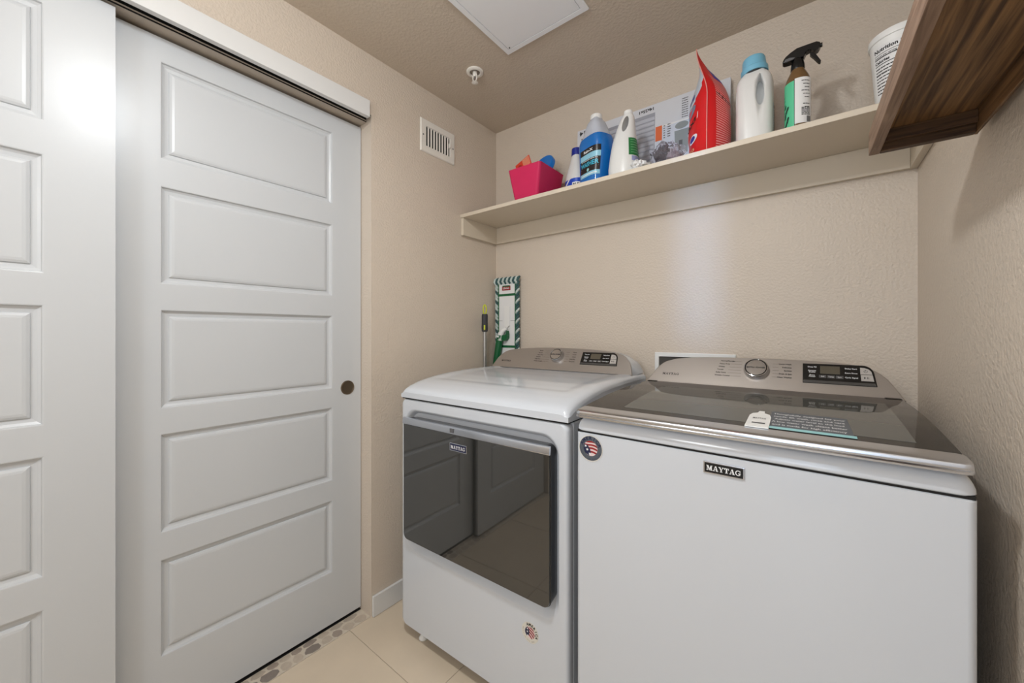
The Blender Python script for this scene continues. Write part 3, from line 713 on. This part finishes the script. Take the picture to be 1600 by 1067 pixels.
b = MB(); b.rbox(-.046, .042, -.085, .050, -.0018, .0018, .0015, M=fp); pk = b.build('packet', mat('packet_orange', rgb(214, 62, 34), .45, var=.08), t)
b = MB()
for k in range(7): bars(b, -.002, .039, .042-.0065*k, .003, fp, seed=k, z=.0022)
b.build('packet_print', mat('packet_print_cream', rgb(244, 196, 160), .5), t)
b = MB(); b.flat([(-.040, .0), (-.010, .0), (-.012, .030), (-.026, .036), (-.038, .026)], .0022, fp); b.build('packet_picture', mat('packet_picture_red', rgb(168, 28, 22), .5), t)
t = thing('lidded_jar', 'tilted jar with a bright blue round lid sticking out of the pink bin', 'jar', (.407, -.128, SZ+.187))
nz_ = Vector((-.16, -.80, .42)).normalized(); ex_ = Vector((1, 0, 0)); ex_ = (ex_-nz_*ex_.dot(nz_)).normalized(); JM = frame((0, 0, 0), ex_, nz_.cross(ex_), nz_)
b = MB(); b.lathe([(.040, -.055), (.043, -.052), (.048, -.010), (.048, -.002)], 36, M=JM); b.build('jar_body', M_white, t)
M_bluelid = mat('blue_lid', rgb(10, 118, 206), .35)
b = MB(); b.lathe([(.0685, -.010), (.0700, -.008), (.0700, .010), (.0685, .0125), (.0655, .0135), (.0625, .0115), (.001, .0115)], 40, M=JM, cap1=False); b.build('jar_lid', M_bluelid, t, label='bright blue lid')

# --- small bleach bottle
def oval(cx, cy, rx, ry, n=36, p=2.6): 
    return [(cx+rx*math.copysign(abs(cos(a))**(2/p), cos(a)), cy+ry*math.copysign(abs(sin(a))**(2/p), sin(a))) for a in [2*pi*k/n for k in range(n)]]
def bottle(name, prof, m, parent, n=36, p=2.6, M=None, **kw):
    """prof: (z, rx, ry, cx, cy)"""
    b = MB(); b.loft([[(x, y, z) for x, y in oval(cx, cy, rx, ry, n, p)] for z, rx, ry, cx, cy in prof], True, True, M=M)
    return b.build(name, m, parent, angle=45, **kw)
def ring_map(prof, p=2.6, n=360):
    """(s, z, d): s in turns of arc around the bottle from azimuth 0, measured in metres on its widest ring"""
    def f(s, z, d=0):
        for a, c in zip(prof, prof[1:]):
            if a[0] <= z <= c[0]:
                k = (z-a[0])/max(c[0]-a[0], 1e-6); rx, ry, cx, cy = [a[i]+(c[i]-a[i])*k for i in (1, 2, 3, 4)]; break
        else: _, rx, ry, cx, cy = prof[0] if z < prof[0][0] else prof[-1]
        a = s; rx += d; ry += d
        q = (abs(cos(a)/rx)**p+abs(sin(a)/ry)**p)**(-1/p)
        return (cx+q*cos(a), cy+q*sin(a), z)
    return f
M_hdpe = mat('milky_plastic', rgb(224, 224, 222), .32, spec=.5, var=.02)
t = thing('bleach_bottle', 'small white bleach bottle with dark blue cap beside the pink bin', 'bottle', (.584, -.112, SZ), radians(-20))
pf = [(.0005, .046, .040, 0, 0), (.004, .051, .045, 0, 0), (.085, .051, .045, 0, 0), (.110, .048, .042, 0, 0), (.160, .032, .029, 0, 0), (.195, .022, .022, 0, 0), (.206, .0195, .0195, 0, 0)]
bottle('bottle_body', pf, M_hdpe, t)
M_navycap = mat('navy_cap', rgb(20, 38, 140), .35)
b = MB(); b.lathe([(.0235, .203), (.024, .205), (.0225, .234), (.020, .236)], 24, (0, 0)); b.build('bottle_cap', M_navycap, t, label='dark blue cap')
rm = ring_map(pf)
b = MB(); patch(b, radians(-140), radians(10), .010, .084, rm, 24, 6, .0006); lb = b.build('label_patch', mat('label_blue', rgb(28, 76, 190), .4), t, label='blue wrap label')
b = MB()
b.add(*gridpatch([(radians(-140), .050), (radians(-92), .085), (radians(-78), .085), (radians(-140), .038)], None, 6, .0009), rm); b.add(*gridpatch([(radians(-66), .030), (radians(8), .030), (radians(8), .066), (radians(-66), .066)], None, 10, .0009), rm); b.build('label_white', M_paper, lb)
b = MB(); f2 = lambda x, y, z: rm(radians(-62)+x*radians(80), y, .0013)
put_text(b, 'BLEACH', 0, .048, .013, f2, 'L', wid=1.0, bold=.03); put_text(b, 'LIQUID', 0, .034, .008, f2, 'L', wid=.8, bold=.02); b.build('label_lettering', M_ink, lb)

# --- blue washer-fluid jug
t = thing('washer_fluid_jug', 'tall clear jug of bright blue washer fluid with white cap', 'jug', (.722, -.197, SZ), radians(-24))
pj = [(.0005, .054, .044, -.006, 0), (.006, .060, .050, -.006, 0), (.05, .062, .051, -.005, 0), (.12, .068, .054, 0, 0), (.170, .071, .055, 0, 0), (.188, .070, .054, 0, 0), (.202, .065, .050, 0, 0), (.220, .055, .044, .001, 0), (.245, .045, .039, .002, 0), (.268, .034, .033, .002, 0), (.281, .024, .024, .002, 0), (.287, .0225, .0225, .002, 0)]
lev = 7
M_fluid = mat('blue_fluid', rgb(8, 108, 190), .14, spec=.6, coat=.3, var=.04); M_clear = mat('hazy_plastic', rgb(192, 197, 208), .22, spec=.6, var=.04, vscale=30)
bottle('fluid', pj[:lev], M_fluid, t, p=3.4, label='bright blue fluid showing through the jug')
bottle('jug_shoulder', [(.2022,)+pj[6][1:]]+pj[7:], M_clear, t, p=3.0, label='hazy empty shoulder of the jug')
b = MB(); b.lathe([(.0240, .284), (.0250, .287), (.0240, .302), (.0215, .304)], 28, (.002, 0)); b.build('jug_cap', M_white, t)
rm = ring_map(pj, 3.4)
A0, A1 = radians(-124), radians(-24)
b = MB(); patch(b, A0, A1, .035, .150, rm, 26, 8, .0006); lb = b.build('label_patch', mat('label_black', rgb(26, 22, 24), .3), t, label='black and sky blue label')
for z0_, z1_ in ((.104, .126), (.035, .052)):
    b = MB(); patch(b, A0, A1, z0_, z1_, rm, 26, 2, .0010); b.build('label_band', mat('label_sky', rgb(140, 196, 218), .35), lb, label='sky blue band')
f2 = lambda x, y, z: rm(A0+x*(A1-A0), y, .0014)
b = MB(); put_text(b, 'Rain-X', .48, .132, .010, f2, 'C', wid=.5, bold=.03); put_text(b, 'WINDSHIELD', .5, .0985, .0035, f2, 'C', wid=.8, bold=.02); b.flat(R4(.1, .9, .096, .0965), 0, f2); b.flat(R4(.05, .95, .0700, .0706), 0, f2); bars(b, .1, .9, .041, .004, f2, 4, fill=6); b.build('label_lettering', M_paper, lb)
b = MB(); put_text(b, 'WASHER', .5, .076, .017, f2, 'C', wid=.9, bold=.03); b.build('label_word', mat('label_cyan', rgb(60, 176, 206), .4), lb)
b = MB(); b.flat([(.5+.07*cos(a), .061+.0065*sin(a)) for a in [2*pi*k/16 for k in range(16)]], 0, f2); b.build('label_drop', M_teal, lb)

# --- white jug with green label
t = thing('white_jug', 'white plastic jug with loop handle and green side label', 'jug', (.853, -.222, SZ), 0); t.scale = (.96, .90, .93)
pw = [(.0005, .054, .050, 0, 0), (.006, .060, .056, 0, 0), (.04, .061, .057, 0, 0), (.10, .056, .050, .002, 0), (.15, .049, .042, .004, 0), (.19, .041, .034, .008, 0), (.225, .0335, .027, .0135, 0), (.250, .026, .021, .018, 0), (.262, .019, .018, .020, 0), (.266, .016, .016, .020, 0)]
o = bottle('jug_body', pw, M_hdpe, t, n=48, p=2.2)
b = MB(); hp = [(.0175+.0125*cos(a)+.004*sin(a), .215+.034*sin(a)) for a in [2*pi*k/24 for k in range(24)]]
b.loft([[(x, y, z) for x, z in hp] for y in (.08, -.08)], True, True); cu = b.build('cut', M_hdpe); cu.parent = t
bpy.context.view_layer.update(); boolean(o, [cu])
b = MB(); b.lathe([(.0165, .264), (.0180, .266), (.0175, .277), (.015, .2785)], 24, (.020, 0)); b.build('jug_cap', M_white, t)
rm = ring_map(pw, 2.2)
M_lgreen = mat('label_green', rgb(30, 112, 56), .45, var=.2, vscale=90)
b = MB(); patch(b, radians(-50), radians(20), .075, .150, rm, 16, 6, .0006); lb = b.build('label_patch', M_lgreen, t, label='green side label')
b = MB(); patch(b, radians(-38), radians(20), .052, .072, rm, 12, 3, .0006); b.build('label_foot', mat('label_lilac', rgb(150, 156, 200), .5), lb)
f2 = lambda x, y, z: rm(radians(-44)+x*radians(56), y, .0011)
b = MB()
for k in range(6): bars(b, .05, .9, .140-.011*k, .0022, f2, k, fill=8)
b.build('label_lettering', mat('label_pale_green', rgb(120, 180, 130), .5), lb)

# --- air filter leaning against the wall
t = thing('air_filter', 'white cardboard framed air filter standing upside down against the wall', 'air filter', (.872, -.034, SZ+.0005), 0)
FL = frame((0, 0, 0), (1, 0, 0), (0, .045, .999), (0, -.999, .045))
fw_, fh_ = .327, .362
b = MB(); b.rbox(-fw_, fw_, 0, fh_, -.012, .012, .001, M=FL); b.build('filter_frame', mat('filter_board', rgb(214, 216, 222), .5, var=.02), t)
b = MB(); b.flat(R4(-.205, .044, .030, .325), .0124, FL); b.build('filter_media', mat('filter_grey', rgb(158, 160, 170), .6, var=.08, vscale=60), t, label='grey pleated filter media behind film')
for k in range(13):
    z = .042+.021*k
    b = MB(); b.loft([[(x, z+dz, .0126+dd_) for dz, dd_ in ((0, 0), (.004, .0026), (.012, .0030), (.016, 0))] for x in (-.204, .043)], True, True, M=FL); b.build('pleat', mat('pleat_grey', rgb(186, 188, 198), .4, var=.12, vscale=14, stretch=(.6, 8, 8)), t)
# upside-down print
FU = FL @ Matrix.Rotation(pi, 4, 'Z')
b = MB(); put_text(b, '14x25x1', -.038, -.350, .0125, FU, 'L', wid=.062, bold=.03, z=.0126); put_text(b, '14', .285, -.352, .018, FU, 'L', wid=.03, bold=.04, z=.0126)
put_text(b, 'N', .290, -.318, .014, FU, 'L', bold=.04, z=.0126); b.build('size_lettering', M_ink, t)
b = MB(); b.flat(R4(.0455, fw_-.004, .004, fh_-.110), .0124, FL); b.build('print_field', mat('print_pale', rgb(206, 212, 224), .5), t)
b = MB(); b.flat(R4(.0455, .320, fh_-.112, fh_-.105), .0127, FL); b.build('print_rule', M_paper, t)
b = MB(); b.flat(R4(.047, .074, .195, .258), .0128, FL); b.build('print_orange', mat('print_orange', rgb(226, 106, 56), .5), t, label='orange printed square')
b = MB()
for k in range(9): bars(b, .152, .176, fh_-.022-.0095*k, .0032, FL, k, z=.0128)
for k in range(6): bars(b, .080, .087, .250-.010*k, .004, FL, k+30, z=.0128)
for k in range(6): bars(b, .096, .110, .252-.010*k, .004, FL, k+60, z=.0128)
b.build('fine_print', M_inkgrey, t)
b = MB(); b.flat([(.152+.026*cos(a), .234+.015*sin(a)) for a in [2*pi*k/20 for k in range(20)]], .0129, FL); b.flat([(.128, .120), (.176, .116), (.180, .215), (.124, .215)], .0129, FL); b.build('printed_picture', mat('print_grey', rgb(140, 146, 146), .5), t)
b = MB(); b.flat(R4(.142, .156, .150, .172), .0131, FL); b.build('picture_detail', M_inkgrey, t)
b = MB(); put_text(b, 'FILTER', .30, .05, .012, FL, 'R', bold=.02, z=.0129); b.build('filter_lettering', M_inkgrey, t)

# --- crumpled plastic-wrapped bundle and paper
def crumple(cx, cy, cz, rx, ry, rz, seed, amp, nu=26, nv=16, flatb=True):
    vs = []; fs = []
    for j in range(nv+1):
        ph = -pi/2+pi*j/nv
        for i in range(nu):
            a = 2*pi*i/nu; d = Vector((cos(ph)*cos(a), cos(ph)*sin(a), sin(ph)))
            k = 1+amp*(noise.noise(d*3.1+Vector((seed, 0, 0)))+.6*noise.noise(d*7+Vector((0, seed, 0))))
            p = [cx+rx*d.x*k, cy+ry*d.y*k, cz+rz*d.z*k]
            if flatb: p[2] = max(p[2], .0006)
            vs.append(tuple(p))
    for j in range(nv):
        for i in range(nu): fs.append([j*nu+i, j*nu+(i+1) % nu, (j+1)*nu+(i+1) % nu, (j+1)*nu+i])
    return vs, fs
M_film = mat('clear_film', rgb(232, 230, 236), .08, spec=.8, trans=.88, ior=1.08, var=.05)
t = thing('wrapped_bundle', 'dark bundle in crumpled clear plastic wrap beside the red pouch', 'bundle', (1.014, -.205, SZ)); t.scale = (.90, .90, .95)
b = MB(); b.add(*crumple(-.012, 0, .046, .034, .040, .044, 2.3, .35)); b.build('bundle_core', mat('bundle_dark', rgb(62, 48, 62), .35, var=.6, vscale=45), t, angle=20)
b = MB(); b.add(*crumple(.022, .004, .036, .028, .038, .034, 5.1, .4)); b.build('bundle_core', mat('bundle_pale', rgb(176, 166, 176), .4, var=.35, vscale=60), t, angle=20)
b = MB(); b.add(*crumple(0, 0, .046, .062, .056, .056, 8.7, .38)); b.build('film_wrap', M_film, t, angle=15, label='clear crinkled film')
t = thing('paper_wad', 'flattened white printed paper wad next to the white jug', 'paper', (.928, -.245, SZ))
b = MB(); b.add(*crumple(-.004, 0, .020, .027, .032, .020, 1.2, .4)); pw_ = b.build('paper', M_paper, t, angle=20)
b = MB(); b.add(*crumple(.026, -.004, .009, .026, .032, .009, 4.4, .4)); b.build('paper', M_paper, t, angle=20)

# --- red detergent pouch: lens-shaped bag, one seam edge towards the room
t = thing('detergent_pouch', 'torn-open red detergent pouch standing on the shelf', 'pouch', (1.160, -.180, SZ))
def pouch(side, s, tt, d=0):
    """side -1 left face, +1 right face; s 0 near seam .. 1 far seam; tt 0 bottom .. 1 top edge"""
    top = .285+.095*(1-s)**5
    z = .0008+tt*top
    lean = -.038*sm(.20, .38, z)*(1-s)**1.5
    nx_, ny_ = .002+lean, -.085+.030*tt*tt; fx_, fy_ = -.014+lean*.5, .085-.03*tt
    th = interp(TH, z)
    x = nx_+(fx_-nx_)*s; y = ny_+(fy_-ny_)*s
    bulge = th*(sin(pi*min(max(s, 0), 1)))**.7
    cr = .0045*noise.noise(Vector((s*5, tt*7, side*3)))*sin(pi*s)*min(1, th/.02)
    q = bulge+cr+d
    return (x+side*q, y+side*.08*q, z)
TH = [(0, .058), (.04, .066), (.14, .067), (.20, .062), (.235, .054), (.262, .043), (.285, .030), (.31, .018), (.38, .002)]
M_red = mat('pouch_red', rgb(206, 18, 24), .28, spec=.6, var=.08, vscale=12); M_pgrey = mat('pouch_silver', rgb(186, 192, 200), .3, var=.05); M_pblue = mat('pouch_blue', rgb(40, 40, 150), .35)
ns, nt_ = 22, 30
for side, nm in ((-1, 'pouch_front'), (1, 'pouch_back')):
    b = MB(); base = len(b.v)
    for j in range(nt_+1):
        for i in range(ns+1): b.v.append(pouch(side, i/ns, j/nt_))
    for j in range(nt_):
        for i in range(ns):
            s_, t_ = (i+.5)/ns, (j+.5)/nt_; mi = 0
            if side < 0 and .50+.20*(1-s_)-.1*s_ < t_ < .88: mi = 1
            if side > 0 and t_ > .83 and .16 < s_ < .7: mi = 2
            f = [j*(ns+1)+i, j*(ns+1)+i+1, (j+1)*(ns+1)+i+1, (j+1)*(ns+1)+i]
            b.f.append(f if side > 0 else f[::-1]); b.mi.append(mi)
    b.build(nm, [M_red, M_pgrey, M_pblue], t, angle=60)
b = MB(); b.tube([Vector(pouch(1, 0, k/24))+Vector((0, -.002, 0)) for k in range(25)], .0016, 6); b.build('side_seam', mat('seam_pink', rgb(228, 150, 140), .4), t, label='pale heat-sealed side seam')
fb = lambda x, y, z: pouch(1, x, y, .0012)
b = MB()
for k in range(32): bars(b, .085, .56, .80-.0242*k, .0105, fb, k, fill=30)
b.build('back_print', mat('print_pink', rgb(232, 150, 146), .5), t)
b = MB(); patch(b, .09, .54, .575, .615, fb, 8, 2, .0003); b.build('print_badge', mat('badge_brown', rgb(110, 24, 22), .5), t)
ff = lambda x, y, z: pouch(-1, x, y, .0014)
fm = lambda x, y, z: ff(.62-x, y, 0)
b = MB(); put_text(b, 'n', .16, .70, .085, fm, 'L', wid=.24, bold=.05); b.build('logo_lettering', mat('logo_blue', rgb(22, 60, 140), .4), t)
b = MB(); put_text(b, 'i', .04, .695, .085, fm, 'L', wid=.05, bold=.05); b.build('logo_letter', mat('logo_gold', rgb(214, 170, 70), .4), t)
b = MB(); b.flat([(.30+.15*cos(a), .555+.065*sin(a)) for a in [2*pi*k/20 for k in range(20)]], 0, ff); b.build('logo_globe', mat('globe_grey', rgb(120, 136, 160), .4, var=.3, vscale=90), t)
b = MB(); b.flat([(.10, .40), (.42, .33), (.42, .395), (.10, .465)], 0, ff); ox = b.build('flash_label', M_paper, t)
b = MB(); put_text(b, 'OXI', -.0, 0, .045, lambda x, y, z: ff(.40-x, .345+y+.2*x, 0) if True else 0, 'L', wid=.26, bold=.04); o_ = b.build('flash_lettering', M_ink, t)
b = MB(); b.flat([(.22+.12*cos(a), .215+.045*sin(a)) for a in [2*pi*k/20 for k in range(20)]], 0, ff); b.build('roundel', M_paper, t)
b = MB(); b.flat([(.22+.08*cos(a), .215+.030*sin(a)) for a in [2*pi*k/20 for k in range(20)]], 0, lambda x, y, z: pouch(-1, x, y, .0019)); b.build('roundel_core', M_pblue, t)
b = MB(); put_text(b, '120', .0, 0, .032, lambda x, y, z: ff(.42-x, .085+y, 0), 'L', wid=.24, bold=.03); b.build('count_lettering', mat('count_gold', rgb(226, 170, 130), .4), t)

# --- white detergent bottle with light blue cap
t = thing('detergent_bottle', 'white detergent bottle with light blue cap and side handle', 'bottle', (1.292, -.185, SZ))
pd = [(.0005, .047, .040, 0, 0), (.005, .0525, .045, 0, 0), (.06, .0535, .046, 0, 0), (.16, .0535, .046, 0, 0), (.205, .0525, .044, 0, 0), (.225, .049, .040, 0, 0), (.238, .042, .034, 0, 0), (.246, .034, .030, 0, 0), (.252, .030, .028, 0, 0)]
o = bottle('bottle_body', pd, M_hdpe, t, n=56, p=3.2)
b = MB(); hp = [(.019+.0125*cos(a)*(1.0-.12*sin(a)), .175+.053*sin(a)) for a in [2*pi*k/28 for k in range(28)]]
b.loft([[(x-.10*(y+.04), y, z) for x, z in hp] for y in (.014, -.08)], True, True); c1 = b.build('cut', M_hdpe); c1.parent = t
b = MB(); hp = [(-.062+.016*cos(a), .165+.06*sin(a)) for a in [2*pi*k/24 for k in range(24)]]
b.loft([[(x, y, z) for x, z in hp] for y in (-.01, -.08)], True, True); c2 = b.build('cut', M_hdpe); c2.parent = t
bpy.context.view_layer.update(); boolean(o, [c1, c2])
M_ltblue = mat('light_blue_cap', rgb(122, 186, 214), .4)
tl = Matrix.Translation((0, 0, .249)) @ Matrix.Rotation(radians(-3), 4, 'Y')
b = MB(); b.lathe([(.0385, 0), (.0395, .002), (.0390, .016), (.0365, .018), (.0350, .020), (.0330, .046), (.0305, .052), (.026, .053), (.025, .050)], 40, M=tl); b.build('bottle_cap', M_ltblue, t, label='light blue cap')
b = MB(); b.lathe([(.033, -.004), (.0345, 0), (.0345, .001)], 32, M=tl); b.build('cap_gap', M_ink, t)
rm = ring_map(pd, 3.2)
b = MB(); patch(b, radians(-22), radians(60), .020, .130, rm, 14, 6, .0006); lb = b.build('label_patch', mat('label_ice', rgb(206, 216, 224), .35), t, label='pale label at the right side')
f2 = lambda x, y, z: rm(radians(-18)+x*radians(60), y, .0011); b = MB()
for k in range(10): bars(b, .05, .8, .105-.008*k, .0028, f2, k, fill=8)
b.flat([(.15+.10*cos(a), .118+.006*sin(a)) for a in [2*pi*k/10 for k in range(10)]], 0, f2); b.build('label_lettering', M_inkgrey, lb)

# --- amber spray bottle
t = thing('spray_bottle', 'brown spray bottle with black trigger and mint and white label', 'spray bottle', (1.4085, -.213, SZ))
M_amber = mat('amber_plastic', rgb(112, 84, 52), .18, spec=.5, coat=.2, var=.06)
pa = [(.0315, 0.0006), (.0328, .003), (.0330, .145), (.0318, .160), (.0290, .173), (.0235, .186), (.0180, .197), (.0165, .203)]
b = MB(); b.lathe(pa, 36); b.build('bottle_body', M_amber, t)
fc = cyl(0, 0, .0333, radians(-95))
ZL0, ZL1 = .016, .160
b = MB(); patch(b, -.052, -.004, ZL0, ZL1-.004, fc, 18, 1, .0004); lb = b.build('label_patch', mat('label_mint', rgb(88, 196, 150), .45), t, label='mint green half of the label')
b = MB()
for k in range(9):
    x = -.034+.004*(k % 4)+random.uniform(-.003, .003); z = .022+.008*k
    b.flat([(x+.0045*cos(a), z+.007*sin(a+.4)) for a in [2*pi*q/7 for q in range(7)]], .0009, fc)
b.build('leaf_print', mat('print_dark_green', rgb(24, 58, 44), .5), lb)
b = MB()
for k in range(5): put_text(b, ('Cleaner', 'Multi', 'Spray', 'Fresh', 'Mint')[k], -.049, .070+.012*k, .005, fc, 'L', bold=.01, z=.0008)
b.build('mint_lettering', mat('print_green', rgb(40, 120, 90), .5), lb)
b = MB(); patch(b, -.004, .046, ZL0+.006, ZL1, fc, 18, 1, .0004); lb = b.build('label_patch', M_paper, t, label='white half of the label')
b = MB(); patch(b, -.0050, -.0036, ZL0, ZL1, fc, 1, 1, .0008)
for k in range(9):
    if k == 6: continue
    bars(b, .013+.004*(k % 3), .036, .148-.010*k, .0022, fc, k+9, z=.0008, fill=1.2)
for k in range(6): bars(b, .013, .037, .066-.0042*k, .0024, fc, k+40, z=.0008, fill=1.2)
for k in range(10): b.flat(R4(.027+.0014*k, .027+.0014*k+(.0009 if k % 3 else .0005), .024, .042), .0008, fc)
b.build('label_lettering', M_ink, lb)
b = MB(); b.lathe([(.0170, .199), (.0182, .201), (.0178, .214), (.0150, .226), (.0140, .232)], 28); b.build('collar', M_black, t, label='black screw collar')
HD = [(-.0385, .234), (-.036, .241), (-.030, .249), (-.018, .257), (-.002, .2640), (.026, .2640), (.046, .2635), (.054, .258), (.0555, .249), (.050, .239), (.0425, .236), (.031, .247), (.0215, .244), (.0150, .230), (-.001, .233), (-.0155, .229), (-.034, .230)]
yz = lambda x, z, y: (x, y, z)
b = MB(); c = (.008, .248)
L = [[(c[0]+(x-c[0])*k, c[1]+(z-c[1])*k, y) for x, z in HD] for y, k in ((.0125, .93), (.0108, 1.0), (-.0108, 1.0), (-.0125, .93))]
b.loft(L, True, True, M=yz); b.build('trigger_head', M_black, t, angle=40)
b = MB(); TR = [(.0310, .240), (.0425, .2325), (.0565, .2040), (.0545, .1995), (.0500, .2020), (.0385, .2210), (.030, .233)]
b.loft([[(x, z, y) for x, z in TR] for y in (.006, -.006)], True, True, M=yz); b.build('trigger', M_black, t, angle=40)
b = MB(); b.flat([(-.034, .2325), (-.012, .2325), (-.006, .237), (-.020, .241), (-.031, .240)], -.0127, yz); b.build('head_inset', M_inkgrey, t)
b = MB(); b.tube([(.0545, 0, .2535), (.0600, 0, .2535)], .0062, 14); b.build('nozzle', M_black, t)

# --- white tub
t = thing('food_tub', 'round white food tub with nutrition label at the shelf right end', 'tub', (1.6345, -.205, SZ))
ptb = [(.045, .0006), (.048, .003), (.0605, .186), (.0612, .188), (.0640, .189), (.0648, .193), (.0640, .206), (.0618, .2075), (.0598, .206), (.0590, .186), (.046, .005)]
b = MB(); b.lathe(ptb, 48); b.build('tub_body', M_white, t, angle=40)
def tub(s, z, d=0):
    r = .048+(z-.003)/.183*.0125+.0005+d; a = radians(-172)+s/.056
    return (r*cos(a), r*sin(a), z)
b = MB(); patch(b, .016, .110, .030, .172, tub, 20, 4, .0002); lb = b.build('label_patch', M_paper, t)
b = MB(); put_text(b, 'Nutrition Facts', .019, .157, .0095, tub, 'L', bold=.035, z=.0006)
for z, h in ((.150, .0012), (.139, .0026), (.121, .0020), (.098, .0008)): patch(b, .019, .105, z, z+h, tub, 20, 1, .0006)
put_text(b, 'Amount per serving', .019, .143, .0042, tub, 'L', bold=.02, z=.0006); put_text(b, 'Calories', .019, .127, .0072, tub, 'L', bold=.04, z=.0006)
for k in range(9): bars(b, .020, .105, .112-.0085*k, .0028, tub, k, z=.0006, fill=1.2)
b.build('label_lettering', M_ink, lb)
